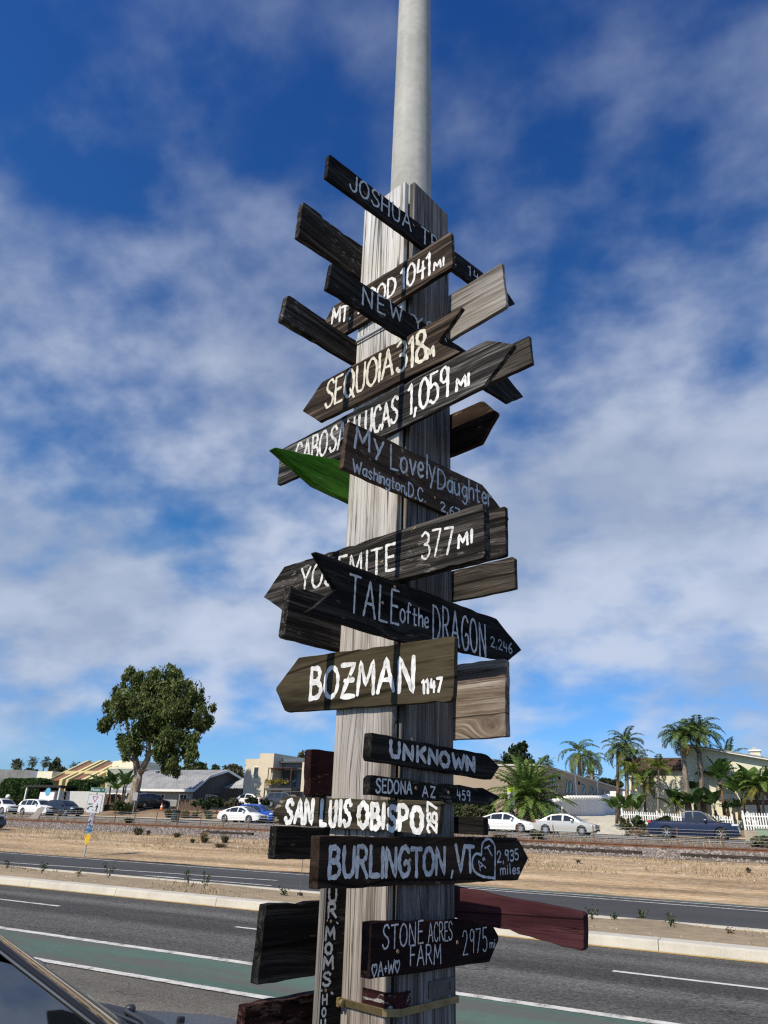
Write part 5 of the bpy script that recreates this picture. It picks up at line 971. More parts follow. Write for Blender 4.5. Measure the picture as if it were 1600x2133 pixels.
# distant tile roofed house
h = House('house', 'distant cream house with an orange tile roof seen past the big tree trunk', 'house', (-92, 110, 4)); h.box('wall', CREAM, X(303, 110), X(385, 110), 110, 120, 3, 8.6); h.part('roof', RTILE, MB().prism([(X(300, 110), 8.55), (X(390, 110), 8.55), (X(365, 110), 10.3), (X(315, 110), 10.5)], 'y', 109.5, 120.5)); h.win('f', 110, X(315, 110), X(322, 110), 6.3, 7.6)
# grey bungalow
h = House('house', 'grey bungalow with a shingle roof and white trim behind the big tree', 'house', (-75, 78, 3.0))
a, b_ = X(246, 76), X(400, 76)
h.box('wall', SIDG, a, b_, 76.6, 88, 2.2, 5.1)
prof = [(75.7, 4.85), (78.4, 6.7), (82.2, 7.75), (86, 6.7), (88.8, 4.85)]
h.part('shade_dark_gable', DGREY, MB().prism([(y, z-.05) for y, z in prof[1:4]] + [(88, 5.3), (88, 2.2), (76.6, 2.2), (76.6, 5.3)], 'x', b_, b_+.12))  # gable darker than the front wall: its shade is painted into the colour
h.part('roof', SHING, MB().prism(prof + [(y, z+.22) for y, z in reversed(prof)], 'x', a-.6, b_+.9))
h.box('fascia', WHITE, a-.6, b_+.9, 75.62, 75.69, 4.78, 5.08)
h.part('barge_board', WHITE, MB().prism([(y, z-.06) for y, z in prof] + [(y, z+.25) for y, z in reversed(prof)], 'x', b_+.9, b_+.98))
h.part('porch', SHING, MB().prism([(73.4, 4.35), (75.69, 5.0), (75.69, 4.85), (73.4, 4.2)], 'x', a-4.4, a+5)); h.box('porch_wall', LGREY, a-4, a+4.8, 73.8, 76.5, 2.2, 4.3); h.box('porch_fascia', WHITE, a-4.4, a+5, 73.32, 73.39, 4.12, 4.42)
for k in range(4): h.win('f', 73.8, a-3.4+k*2.0, a-2.0+k*2.0, 3.05, 4.05, bars=2)
h.win('f', 76.6, b_-6.2, b_-4.9, 3.1, 4.5); h.win('f', 76.6, b_-2.2, b_-.9, 3.1, 4.5); h.win('r', b_+.12, 79, 81.4, 3.4, 4.6); h.box('chimney_vent', DGREY, a+3, a+3.4, 80, 80.4, 7.0, 7.7)
# small pale roof
h = House('house', 'small house with a pale metal hip roof left of the balcony apartment block', 'house', (-60, 82, 3)); a, b_ = X(458, 82), X(520, 82)
h.box('wall', DGREY, a, b_, 82, 90, 2.6, 5.0); h.part('roof', STAND, MB().add([(a-.5, 81.5, 4.95), (b_+.5, 81.5, 4.95), (b_+.5, 90.5, 4.95), (a-.5, 90.5, 4.95), (a+4, 86, 8.2), (b_-1, 86, 8.2)], [(0, 1, 5, 4), (1, 2, 5), (2, 3, 4, 5), (3, 0, 4), (3, 2, 1, 0)]))
h.win('f', 82, a+2, a+3.2, 3.4, 4.5)
# balcony apartment block, runs on behind the post
h = House('apartment_building', 'beige and blue grey apartment block with balconies, running on behind the sign post', 'apartment building', (-45, 75, 3.0))
x0, xa, xb, xc, xd, xe = [X(p, 74) for p in (508, 541, 571, 624, 640, 1032)]
h.box('wall', CREAM, x0, xa, 74, 86, 4.2, 8.6); h.box('wall', CREAM, x0+1.5, xa, 74.6, 86, 2.5, 4.2); h.box('tower', CREAM, xa, xb, 73.6, 86, 2.5, 9.2)
h.box('siding_panel', SID, xb, xc, 75.4, 86, 2.5, 8.75); h.box('wall', CREAM, xc, xd+2, 74.4, 86, 4.9, 8.2); h.box('carport', DARKIN, xc, xd+2, 77, 86, 2.5, 4.9)  # carport block is near black in place of the shade inside
h.box('siding_panel', SID, xd+2, xe-4, 75.2, 86, 2.5, 8.2); h.box('wall', CREAM, xe-4, xe, 73.8, 86, 2.5, 8.0); h.box('roof', DGREY, x0+.2, xe-.2, 74.8, 85.8, 8.2, 8.35)
h.win('f', 74, x0+1.4, x0+3.3, 6.2, 7.7); h.win('f', 74.6, x0+2.2, x0+4, 3.0, 4.1); h.win('f', 75.4, xb+.3, xb+2.3, 5.5, 7.4, fr=DGREY); h.win('f', 75.4, xb+.1, xb+1.7, 3.1, 4.6)
b0, b1 = X(554, 73.2), X(610, 73.2)
for a, b_, y in ((b0, b1, 73.0), (xe-9, xe-4.05, 73.7)):
    h.box('balcony', DGREY, a, b_, y, 75.1, 4.95, 5.2)
    m2 = MB().box(a, b_, y, y+.05, 6.05, 6.12); [m2.box(q, q+.04, y+.005, y+.045, 5.2, 6.05) for q in np.arange(a, b_-.03, .14)]
    h.part('balcony_rail', plain('black iron rail', (.02, .02, .02)), m2); h.box('balcony_post', DGREY, b_-.12, b_, y+.02, y+.14, 2.6, 4.95); h.box('balcony_post', DGREY, a, a+.12, y+.02, y+.14, 2.6, 4.95)
h.win('f', 75.2, xe-8, xe-5, 5.3, 7.4)
# awning frame with potted flowers on the left balcony
fl = leaf('balcony flowers', (.03, .06, .02), (.35, .28, .03), (.6, .5, .06))
V = []
for q in range(160):
    c = np.array([rng.uniform(b0+.3, b1-.4), 72.9+rng.uniform(-.1, .1), 5.9+rng.normal()*.14]); d = rng.normal(size=(4, 3))*.09; V.append(c+d)
f_ = tag(quads('potted_flowers', V, fl), 'yellow and green potted flowers along the left apartment balcony', 'flowers')
h.part('awning_frame', plain('dark red awning', (.08, .03, .025)), MB().box(b0+.3, b1-.2, 73.1, 75.3, 7.42, 7.5).box(b0+.3, b0+.38, 73.1, 73.18, 6.1, 7.42).box(b1-.28, b1-.2, 73.1, 73.18, 6.1, 7.42))
# little grey siding shed behind the palm
h = House('shed', 'pale blue grey lap sided shed behind the fat trunked palm', 'shed', (-22, 70, 2.8)); h.box('wall', SIDG, X(1036, 69), X(1088, 69), 69, 73, 2.4, 5.0); h.part('roof', SHING, MB().prism([(68.7, 5.0), (73.3, 5.0), (73.3, 5.1), (71, 5.6), (68.7, 5.1)], 'x', X(1036, 69)-.2, X(1088, 69)+.2))
# long tan apartment building running away from the street
h = House('apartment_building', 'long tan two storey block running away beside the driveway', 'apartment building', (-22, 84, 3.2))
xw = -18.4
h.box('wall', TAN, -30, xw, 66.5, 125, 2.6, 7.0); h.box('parapet', plain('pale coping', (.5, .46, .38)), -30.1, xw+.12, 66.4, 125, 7.0, 7.16)
for k, v in enumerate((79, 90, 104)): h.box('downpipe', WHITE, xw+.01, xw+.16, v, v+.16, 2.7, 7.0)
for v, w_ in ((70.2, 1.3), (75, 1.3), (76.8, 1.3), (82.5, 1.3), (86.5, 1.3), (94, 1.5), (96.4, 1.5), (108, 1.5), (115, 1.5)): h.win('r', xw, v, v+w_, 5.05, 6.35, fr=plain('dark window frame', (.06, .06, .06)))
for v in (72.5, 80.8): h.box('wall_lamp', BLACKP, xw+.01, xw+.2, v, v+.2, 6.2, 6.5)
# scalloped white wall along the driveway
t = thing('garden_wall', 'white rendered wall with rounded caps climbing beside the driveway', 'wall', (-17.55, 78, 3))
b_ = MB(); caps = MB()
vv = np.linspace(65, 99, 30)
for a, c in zip(vv[:-1], vv[1:]):
    za, zc = zg(a)+1.35+.02*(a-65), zg(c)+1.35+.02*(c-65); xa_ = -17.75+.35*math.sin((a-65)/34*PI*.6); 
    b_.add([(xa_+q+17.55, y-78, z-3) for q in (-.12, .12) for y, z in ((a, zg(a)-.4), (c, zg(c)-.4), (c, zc), (a, za))], [(0, 1, 2, 3), (7, 6, 5, 4), (3, 2, 6, 7), (0, 4, 5, 1), (0, 3, 7, 4), (1, 5, 6, 2)])
    caps.lathe([(.0, -.06), (.26, -.04), (.33, .10), (.22, .27), (0, .33)], 10, (xa_+17.55, a+.5-78, za-3+.06))
b_.build('wall', plain('white render', (.66, .66, .64), rough=.8, var=.06), t); caps.build('caps', WHITE, t, smooth=True)
# big cream house at the right
h = House('house', 'big cream house with a brown mansard, white band and sloping roof behind the palms', 'house', (-5, 67, 2.7))
a, m_, pk = X(1310, 66), X(1436, 66), X(1440, 66); e = 9.0
h.box('wall', PALE, a, m_, 66, 78, 2.2, 6.55); h.part('mansard', BTILE, MB().prism([(65.6, 6.5), (65.6, 6.62), (66.3, 7.55), (79, 7.55), (79, 6.5)], 'x', a-.3, m_-.01))
h.part('wall', PALE, MB().prism([(m_, 2.2), (e, 2.2), (e, 5.6), (m_, 8.35)], 'y', 65.2, 78))
h.part('roof', SHING, MB().prism([(m_-.5, 8.52), (m_-.5, 8.62), (e+.5, 5.6), (e+.5, 5.45)], 'y', 64.6, 78.5)); h.part('fascia', WHITE, MB().prism([(m_-.1, 8.38), (m_-.1, 8.50), (e+.5, 5.44), (e+.5, 5.32)], 'y', 64.62, 64.7))
h.box('trim_band', WHITE, a-.05, m_, 65.9, 65.99, 4.35, 4.72); h.box('trim_band', WHITE, m_, e, 65.1, 65.19, 4.3, 4.7)
c0, c1 = X(1571, 66.4), X(1593, 66.4); h.box('chimney', PALE, c0, c1, 66.4, 67.6, 5.5, 8.0); h.box('chimney_cap', WHITE, c0-.08, c1+.08, 66.3, 67.7, 8.0, 8.12); h.box('chimney_pot', STEEL, c0+.2, c1-.2, 66.7, 67.2, 8.12, 8.35)
h.box('wing', PALE, X(1283, 66), a-.02, 67, 78, 2.2, 4.5); h.box('wing_fascia', WHITE, X(1268, 66)-.1, a-.06, 66.5, 78.1, 4.5, 4.9)
gx0, gx1 = X(1531, 65), X(1592, 65)
h.box('garage_overhang', plain('dark overhang trim', (.16, .1, .07)), gx0-.3, gx1+.3, 65.08, 65.19, 3.95, 4.29)  # dark brown strip as the overhang above the garage door
b_ = MB(); n = 5
for k in range(n): b_.box(gx0, gx1, 65.1, 65.19, 2.3+.33*k, 2.3+.33*k+.315)
h.part('garage_door', WHITE, b_); 
# picket fences
def pickets(label, x0, x1, y, zb, h_, slope=0.0, face=None):
    t = thing('picket_fence', label, 'fence', ((x0+x1)/2, y, zb), 0, 'white picket fences'); b_ = MB(); cx = (x0+x1)/2
    x = x0
    while x < x1:
        z = slope*(x-cx); b_.prism([(x-cx, z), (x+.085-cx, z), (x+.085-cx, z+h_-.06), (x+.042-cx, z+h_), (x-cx, z+h_-.06)], 'y', -.012, .012); x += .17
    b_.build('pickets', WHITE, t)['kind'] = 'stuff'
    for q in (.22, .75): MB().prism([(x0-cx, slope*(x0-cx)+h_*q), (x1-cx, slope*(x1-cx)+h_*q), (x1-cx, slope*(x1-cx)+h_*q+.08), (x0-cx, slope*(x0-cx)+h_*q+.08)], 'y', .013, .045).build('fence_rail', WHITE, t)
    k = max(2, int((x1-x0)/2.4)+1)
    for i in range(k): xx = x0+(x1-x0)*i/(k-1)-cx; MB().box(xx-.06, xx+.06, .05, .16, slope*xx-.2, slope*xx+h_+.12).build('fence_post', WHITE, t, bevel=.01)
    return t
pickets('long white picket fence behind the pickup truck, under the palms', X(1288, 61.6), X(1512, 61.6), 61.6, 1.98, 1.15, -.03)
pickets('raised white picket fence on a block wall at the right edge', X(1535, 60.6), 6, 60.6, 2.12, 1.15)
pickets('short white picket fence right of the fat trunked palm', X(1108, 63), X(1166, 63), 63, 2.25, 1.1)
bw = ground('tan block wall', (.30, .26, .19), (.38, .33, .25), (.44, .39, .3), 2.0, 20.0, .4)
tag(MB().box(X(1535, 60.6)-.1, 6.2, 60.4, 60.55, 1.3, 2.1).build('retaining_wall', bw), 'low tan block retaining wall under the raised picket fence at the right', 'wall')
b_ = MB(); cx = X(1572, 60)
tag(MB().box(-.45, .45, -.4, .4, 0, .75).box(-.48, .48, -.43, .43, .75, .82).build('utility_cabinet', plain('faded green cabinet', (.22, .30, .2), rough=.6), bevel=.03), 'squat pale green utility cabinet below the raised picket fence', 'utility box').location = (cx, 59.9, 1.42)
t = thing('garden_wall', 'low white wall and gate below the hedges on the left', 'wall', (X(148, 64), 64, 2.2)); MB().box(-.15, 6.5, -.1, .1, -.3, 2.0).build('wall', plain('grey white render', (.5, .5, .48), rough=.8), t)
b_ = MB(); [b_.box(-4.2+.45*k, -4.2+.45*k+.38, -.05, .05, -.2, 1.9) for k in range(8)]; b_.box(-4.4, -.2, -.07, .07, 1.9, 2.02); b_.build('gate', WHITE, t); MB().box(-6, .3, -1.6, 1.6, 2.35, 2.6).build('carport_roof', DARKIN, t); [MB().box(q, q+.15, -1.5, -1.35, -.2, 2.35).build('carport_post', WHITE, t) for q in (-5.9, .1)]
t = thing('house_sign', 'white board sign with a blue emblem on top beside the low white gate', 'sign', (X(106, 62.5), 62.5, 1.9)); MB().box(-1.3, 1.3, -.06, .06, .6, 2.1).box(-1.1, -1.0, -.04, .04, -.3, .6).box(1.0, 1.1, -.04, .04, -.3, .6).build('panel', WHITE, t, bevel=.02); MB().lathe([(0, 0), (.45, 0), (.45, .08), (0, .08)], 14, (.1, -.02, 2.15), 'y').build('emblem', plain('sky blue emblem', (.12, .38, .6)), t)
t = thing('globe_lamp', 'white globe lamp on a short post by the left hedge', 'lamp', (X(26, 63), 63, 1.8)); MB().lathe([(.05, 0), (.05, 1.3)], 8).build('post', BLACKP, t); MB().lathe([(.0, -.3)] + [(.3*math.sin(k*PI/8), -.3*math.cos(k*PI/8)) for k in range(1, 8)] + [(0, .3)], 16, (0, 0, 1.6)).build('globe', WHITE, t, smooth=True)
# wooden fences by the bungalow
fw = wood('weathered fence boards', (.06, .04, .03), (.13, .09, .065), (.2, .15, .11), axis='z')
for lab, xa, xb, y, z0, z1 in (('brown board fence right of the grey bungalow behind the shrubs', X(375, 66.5), X(430, 66.5), 66.5, 2.1, 3.6), ('tall brown board fence between the bungalow and the balcony block', X(462, 74), X(508, 74), 74, 3.0, 5.2), ('leaning grey board fence at the foot of the big tree', X(222, 65.5), X(262, 65.5), 65.5, 2.2, 4.0), ('grey board fence behind the dark blue sport utility', X(284, 68.2), X(312, 68.2), 68.2, 2.4, 4.3)):
    b_ = MB(); x = xa
    while x < xb: b_.box(x, x+.14, y, y+.03, z0-.3, z1+random.uniform(-.05, .05)); x += .15
    t = thing('board_fence', lab, 'fence', (xa, y, z0)); b_.v = [(p[0]-xa, p[1]-y, p[2]-z0) for p in b_.v]; b_.build('boards', fw, t)['kind'] = 'stuff'; MB().box(0, xb-xa, .04, .1, (z1-z0)*.3, (z1-z0)*.3+.1).box(0, xb-xa, .04, .1, (z1-z0)*.8, (z1-z0)*.8+.1).build('fence_rail', fw, t)
# ------------------------------------------------------------------ wire fence along the track, signs, stakes
t = thing('wire_fence', 'rusty post and wire fence along the far side of the railway', 'fence', (0, 48.4, 1.06))
b_ = MB(); b_.prism([(-.035, -.035), (.035, -.035), (.035, -.02), (.008, -.02), (.008, .035), (-.008, .035), (-.008, -.02), (-.035, -.02)], 'z', -.3, .98); pm = None
for k in range(32):
    if pm is None: o = b_.build('fence_post', RUST, t); pm = o.data
    else: o = bpy.data.objects.new('fence_post', pm); COL.objects.link(o); o.parent = t
    o.location = (-5.45+2.43*(k-26) + random.uniform(-.08, .08), random.uniform(-.05, .05), random.uniform(-.06, .04)); o.rotation_euler = (random.uniform(-.04, .04), random.uniform(-.05, .05), 0)
wire = plain('galvanised wire', (.45, .45, .44), rough=.5, metal=.4)
for q in (.25, .42, .59, .76, .92):
    b_ = MB(); b_.tube([(-70+2.43*i, -.045, q-.02*(i % 2)) for i in range(33)], .0095, 4, caps=False); b_.build('wire', wire, t)
def m_sheet(nt, b, c): b.inputs['Base Color'].default_value = rgba(c); b.inputs['Roughness'].default_value = .45
SG = M('retroreflective white', m_sheet, (.62, .63, .64)); SGR = M('sign green', m_sheet, (.01, .11, .075)); SRED = M('sign red', m_sheet, (.45, .02, .03)); SBLK = M('sign black', m_sheet, (.012, .012, .012)); SYEL = M('sign yellow', m_sheet, (.75, .45, .01)); SLIME = M('sign lime', m_sheet, (.45, .65, .02))
def poly(pts, y, mat, name, parent): return MB().add([(p[0], y, p[1]) for p in pts], [tuple(range(len(pts)))]).build(name, mat, parent)
# crosswalk yield sign on a leaning sticker covered post: the frame of its panel leans with the post
p0 = at(175, 1781, 24.4); t = thing('road_sign', 'leaning white yield sign for a crosswalk, under a green street name blade', 'road sign', (p0.x, 24.4, 0), R(26)); t.rotation_euler = (0, R(1.5), R(24))
MB().box(-.03, .03, -.03, .03, -.2, 2.6).build('post', STEEL, t)
zt_, zb_ = 2.55, 1.78
MB().box(-.33, .33, -.045, -.035, zb_, zt_).build('panel_edge', SBLK, t); MB().box(-.315, .315, -.05, -.0455, zb_+.012, zt_-.012).build('panel', SG, t)
poly([(-.15, zt_-.07), (0, zt_-.33), (.15, zt_-.07)], -.052, SRED, 'yield_triangle', t); poly([(-.095, zt_-.102), (0, zt_-.27), (.095, zt_-.102)], -.054, SG, 'yield_inner', t)
arc = [(-.02+.0-.26*k/8, zb_+.25-.0+.03*math.sin(k/8*PI)-.06*(k/8)**2) for k in range(9)]
poly([(x, z+.02) for x, z in arc] + [(x, z-.02) for x, z in reversed(arc)], -.053, SBLK, 'arrow_shaft', t); poly([(-.30, zb_+.14), (-.19, zb_+.15), (-.245, zb_+.26)], -.0535, SBLK, 'arrow_head', t)
b_ = MB().lathe([(0, -.0525), (.026, -.0525), (.026, -.054), (0, -.054)], 12, (0, 0, 0), 'y'); b_.v = [(x+.16, -.0535, z+zb_+.385) for x, y, z in b_.v]
for q in ([(.13, .34), (.19, .34), (.185, .20), (.135, .20)], [(.135, .22), (.165, .2), (.12, .06), (.09, .06)], [(.16, .21), (.19, .2), (.20, .06), (.17, .06)], [(.13, .33), (.14, .29), (.09, .235), (.08, .26)], [(.185, .33), (.215, .235), (.20, .225), (.175, .29)]): b_.add([(a, -.053-.0003*random.random(), zb_+c) for a, c in q], [(0, 1, 2, 3)])
b_.build('walking_figure', SBLK, t)
br = Brush(); br.line('HERE', (0, 0), (-.27, zb_+.33), (-.06, zb_+.33), (-.27, zb_+.40), .014, .2, .0); br.mb.v = [(x, y-.0505, z) for x, y, z in br.mb.v]; br.mb.build('lettering', SBLK, t); br = Brush(); br.line('TO', (0, 0), (-.06, zb_+.09), (.03, zb_+.09), (-.06, zb_+.14), .01, .2, .0); br.mb.v = [(x, y-.0505, z) for x, y, z in br.mb.v]; br.mb.build('lettering', SBLK, t)
MB().box(-.34, .36, -.012, .012, 2.66, 2.86).build('street_blade', SGR, t, bevel=.01); MB().box(-.03, .03, -.02, .02, 2.56, 2.66).build('blade_bracket', STEEL, t)
br = Brush(); br.line('Phoebe', (0, 0), (-.29, 2.71), (.12, 2.71), (-.29, 2.82), .016, .2, .0); br.mb.v = [(x, y-.0125, z) for x, y, z in br.mb.v]; br.mb.build('lettering', SG, t); br = Brush(); br.line('ST', (0, 0), (.24, 2.74), (.31, 2.74), (.24, 2.80), .01, .2, .0); br.mb.v = [(x, y-.0125, z) for x, y, z in br.mb.v]; br.mb.build('lettering', SG, t)
def m_stick(nt, b, cs):
    v = objvec(nt, (1, 1, 1), rnd=False); vo = nd(nt, 'ShaderNodeTexVoronoi', {'Vector': v, 'Scale': 14.0}, distance='CHEBYCHEV'); l_ = nd(nt, 'ShaderNodeSeparateColor', {0: vo.outputs['Color']}).outputs[0]
    nt.links.new(ramp(nt, l_, [(i/len(cs), c) for i, c in enumerate(cs)], 'CONSTANT'), b.inputs['Base Color']); b.inputs['Roughness'].default_value = .5
MB().box(-.115, .115, -.047, -.034, 1.28, 1.775).build('sticker_wrap', M('pale lilac stickers', m_stick, ((.35, .33, .38), (.28, .25, .33), (.45, .44, .46), (.04, .04, .08))), t)
MB().box(-.125, .125, -.05, -.034, .92, 1.275).build('sticker_wrap', M('blue stickers', m_stick, ((.03, .10, .25), (.06, .20, .38), (.02, .05, .12), (.25, .33, .42))), t)
poly([(-.15, .87), (-.06, .78), (-.02, .98), (.05, .95), (.12, .92), (.15, .78), (.02, .45), (-.02, .45)], -.056, SYEL, 'yellow_marker', t)
# school speed limit sign and a sign seen from behind
p = at(1068, 1725, 60.8); t = thing('road_sign', 'tall narrow speed limit sign with a lime top panel before the fat trunked palm', 'road sign', (p.x, 60.8, 1.4))
MB().box(-.03, .03, -.03, .03, -.2, 3.1).build('post', STEEL, t); MB().box(-.31, .31, -.05, -.035, 1.75, 3.05).build('panel', SG, t); MB().box(-.32, .32, -.055, -.035, 3.06, 3.42).build('lime_panel', SLIME, t)
for tx, z0, z1, w_, ww in (('SPEED', 2.82, 2.94, .36, .02), ('LIMIT', 2.64, 2.76, .36, .02), ('25', 2.22, 2.56, .38, .06), ('WHEN', 2.05, 2.12, .3, .014), ('SCHOOL', 3.19, 3.31, .48, .018)):
    br = Brush(); br.line(tx, (0, 0), (-w_/2, z0), (w_/2, z0), (-w_/2, z1), ww, .2, 0); br.mb.v = [(x, y-.056, z) for x, y, z in br.mb.v]; br.mb.build('lettering', SBLK, t)
p = at(279, 1700, 52); t = thing('road_sign', 'plain back of a small grey road sign on a thin post before the big tree', 'road sign', (p.x, 51.8, 1.25)); MB().tube([(0, 0, -.2), (0, 0, 2.5)], .03).build('post', STEEL, t); MB().box(-.3, .3, -.05, -.035, 1.75, 2.45).build('panel', STEEL, t, bevel=.005)
p = at(373, 1690, 52); t = thing('marker_post', 'thin grey marker post beside the litter bin across the tracks', 'post', (p.x, 51.8, 1.25)); MB().tube([(0, 0, -.2), (0, 0, 2.3)], .03).build('post', STEEL, t); MB().lathe([(.04, 2.3), (.04, 2.36), (0, 2.38)], 8).build('cap', STEEL, t)
p = at(364, 1700, 51.5); t = thing('litter_bin', 'dark slatted litter bin on the far roadside behind the wire fence', 'bin', (p.x, 51.6, 1.25)); MB().lathe([(.34, 0), (.4, .95), (.36, .97), (.3, .1)], 14).build('bin', plain('dark green bin', (.025, .035, .03)), t); MB().lathe([(.41, .9), (.42, .96), (.3, 1.05), (.12, 1.06)], 14).build('lid', BLACKP, t)
p = at(296, 1670, 67); t = thing('wheelie_bin', 'black wheeled bin beside the dark blue sport utility', 'bin', (p.x, 66.4, zg(66.4))); MB().prism([(-.3, .1), (.3, .1), (.36, 1.15), (-.36, 1.15)], 'y', -.35, .35).build('bin', BLACKP, t); MB().box(-.4, .4, -.42, .4, 1.15, 1.22).build('lid', BLACKP, t, bevel=.02)
p = at(344, 1676, 66.5); t = thing('traffic_cone', 'orange traffic cone beside the dark blue sport utility', 'cone', (p.x, 66, zg(66))); MB().lathe([(.19, .03), (.04, .75), (0, .76)], 12).build('cone', plain('cone orange', (.7, .16, .03)), t); MB().box(-.24, .24, -.24, .24, 0, .035).build('base', BLACKP, t); MB().lathe([(.152, .3), (.112, .46)], 12).build('reflective_band', WHITE, t)
for lab, px, py, Y, h_ in (('thin dark rod standing on a block on the median, left of the sign post', 625, 1860, 15.6, .85), ('thin grey rod with a small dark base beyond the tracks below the pickup truck', 1300, 1782, 38.8, 1.45)):
    p = at(px, py, Y); zz = .14 if Y < 19 else zg(Y); t = thing('marker_rod', lab, 'rod', (p.x, Y, zz)); MB().tube([(0, 0, 0), (.015, 0, h_)], .008, 6).build('rod', plain('dull rod', (.12, .12, .12)), t); MB().box(-.05, .05, -.05, .05, -.02, .07).build('base', BLACKP, t, bevel=.008)
p = at(56, 1713, 46.5); t = thing('fallen_sign', 'grey sheet metal panel leaning beside the rails before the white crossover', 'panel', (p.x, 47.3, 1.2)); MB().prism([(-.9, 0), (.3, -.02), (1.0, .95), (.5, 1.05)], 'y', -.02, .02).build('panel', plain('dull sheet metal', (.30, .27, .24), var=.3), t)
#@@PLANTS
# ------------------------------------------------------------------ plants
EUC = leaf('eucalyptus leaves', (.036, .054, .015), (.10, .135, .036), (.23, .26, .085), trans=.35); FIC = leaf('dark glossy leaves', (.010, .020, .008), (.022, .042, .014), (.05, .08, .026))
FAR = leaf('distant leaves', (.035, .05, .03), (.055, .075, .04), (.09, .11, .06)); HED = leaf('clipped hedge leaves', (.014, .035, .008), (.03, .07, .013), (.06, .12, .025))
SHR = leaf('shrub leaves', (.018, .036, .012), (.04, .065, .02), (.09, .12, .04)); OLV = leaf('olive grey leaves', (.05, .05, .025), (.10, .10, .05), (.17, .16, .08)); DRY = leaf('dry straw', (.16, .12, .06), (.26, .2, .11), (.36, .29, .17))
PAL = leaf('palm fronds', (.05, .10, .02), (.12, .20, .04), (.27, .36, .10), trans=.3); QUE = leaf('queen palm fronds', (.04, .08, .025), (.10, .16, .045), (.21, .27, .085), trans=.3); YEL = leaf('yellowing palm fronds', (.06, .07, .015), (.14, .14, .025), (.26, .22, .05))
BAN = leaf('banana leaves', (.04, .09, .016), (.09, .17, .034), (.18, .28, .065), trans=.35); BAND = leaf('dark paddle leaves', (.02, .055, .016), (.045, .095, .026), (.10, .165, .045)); LIM = leaf('lime palm fronds', (.07, .11, .015), (.13, .18, .025), (.22, .27, .05))
BARK = wood('pale peeling bark', (.16, .12, .085), (.30, .24, .18), (.45, .39, .32), axis='z', grain=4, bump=.8); PBARK = wood('palm bark', (.13, .105, .08), (.24, .2, .165), (.34, .3, .26), axis='z', grain=5, bump=.8); DBARK = wood('brown bark', (.06, .042, .03), (.11, .08, .058), (.18, .14, .1), axis='z', grain=5, bump=.8)
def leaf_cloud(clumps, n, size, droop=0.0, aspect=.5, fill=.45):
    """clumps: (centre, (rx, ry, rz)); leaf shaped quads through and over each clump"""
    w = np.array([c[1][0]*c[1][1]+c[1][0]*c[1][2] for c in clumps]); w /= w.sum(); ids = rng.choice(len(clumps), n, p=w)
    C = np.array([c[0] for c in clumps], float)[ids]; Rr = np.array([c[1] for c in clumps], float)[ids]
    d = rng.normal(size=(n, 3)); d /= np.linalg.norm(d, axis=1)[:, None]; r_ = rng.random(n)**fill
    r_ *= 1 + .22*np.sin(d[:, 0]*5+C[:, 0]*3)*np.sin(d[:, 2]*6+C[:, 2]*2) + .12*rng.normal(size=n)
    P = C + d*Rr*r_[:, None]
    a = rng.normal(size=(n, 3)); a[:, 2] -= droop; a /= np.linalg.norm(a, axis=1)[:, None]
    b_ = np.cross(a, rng.normal(size=(n, 3)) + d*.8); b_ /= np.linalg.norm(b_, axis=1)[:, None]
    s = (size*rng.uniform(.6, 1.4, n))[:, None]
    return np.stack([P-a*s, P+b_*s*aspect, P+a*s, P-b_*s*aspect], 1)
def sub_clumps(clumps, k, f):
    out = []
    for c, r_ in clumps:
        c = np.array(c); r_ = np.array(r_)
        for _ in range(k):
            d = rng.normal(size=3); d /= np.linalg.norm(d); q = rng.uniform(f*.7, f*1.3); out.append((c + d*r_*rng.uniform(.45, 1.0), r_*q))
    return out
def tree(name, label, base, crown, mat, n, size, limbs, bark, droop=0.0, k=9, f=.34, cat='tree', group=None, aspect=.5):
    """crown, limbs in world metres; base = foot of the trunk"""
    B = np.array(base, float); t = thing(name, label, cat, base, 0, group)
    cl = [(np.array(c)-B, r_) for c, r_ in crown]
    quads('crown', np.concatenate([leaf_cloud(sub_clumps(cl, k, f), int(n*.85), size, droop, aspect), leaf_cloud([(c, np.array(r_)*.9) for c, r_ in cl], int(n*.15), size, droop, aspect, .55)]), mat, t)
    if limbs:
        b_ = MB()
        for path, r_ in limbs: b_.tube([np.array(p)-B for p in path], r_, 8)
        b_.build('trunk', bark, t, smooth=True)
    return t
def P3(px, py, Y): return np.array(at(px, py, Y))
# the big gum tree
Y = 64.0; foot = P3(268, 1690, Y); foot[2] = zg(Y)-.1
def cl(px, py, rx, rz, dy=0.0, ry=None): return (P3(px, py, Y)+np.array([0, dy, 0]), (rx, ry or rx, rz))
cr = [cl(275, 1445, 2.0, 2.4), cl(258, 1490, 1.8, 2.2, -1), cl(330, 1428, 2.6, 2.4, 1), cl(376, 1442, 2.4, 2.4), cl(398, 1475, 2.0, 2.4, 1), cl(320, 1490, 2.9, 3.2, -2), cl(366, 1510, 2.9, 2.8, 1), cl(270, 1545, 1.7, 2.2), cl(300, 1553, 1.6, 1.8, -1.5), cl(340, 1555, 2.0, 2.2), cl(382, 1550, 1.7, 2.4), cl(352, 1592, 1.2, 1.6), cl(350, 1402, 1.5, 1.2), cl(300, 1415, 1.3, 1.2), cl(270, 1412, 1.1, 1.3), cl(396, 1576, .9, 1.4), cl(408, 1442, 1.1, 1.5), cl(335, 1465, 2.8, 2.6, 1.5), cl(350, 1522, 2.6, 2.4), cl(308, 1525, 2.2, 2.4, -1), cl(298, 1455, 2.2, 2.2), cl(360, 1475, 2.6, 2.4, -1.2), cl(250, 1440, .9, 1.2), cl(420, 1480, .9, 1.2)]
q = lambda px, py, dy=0: P3(px, py, Y)+np.array([0, dy, 0])
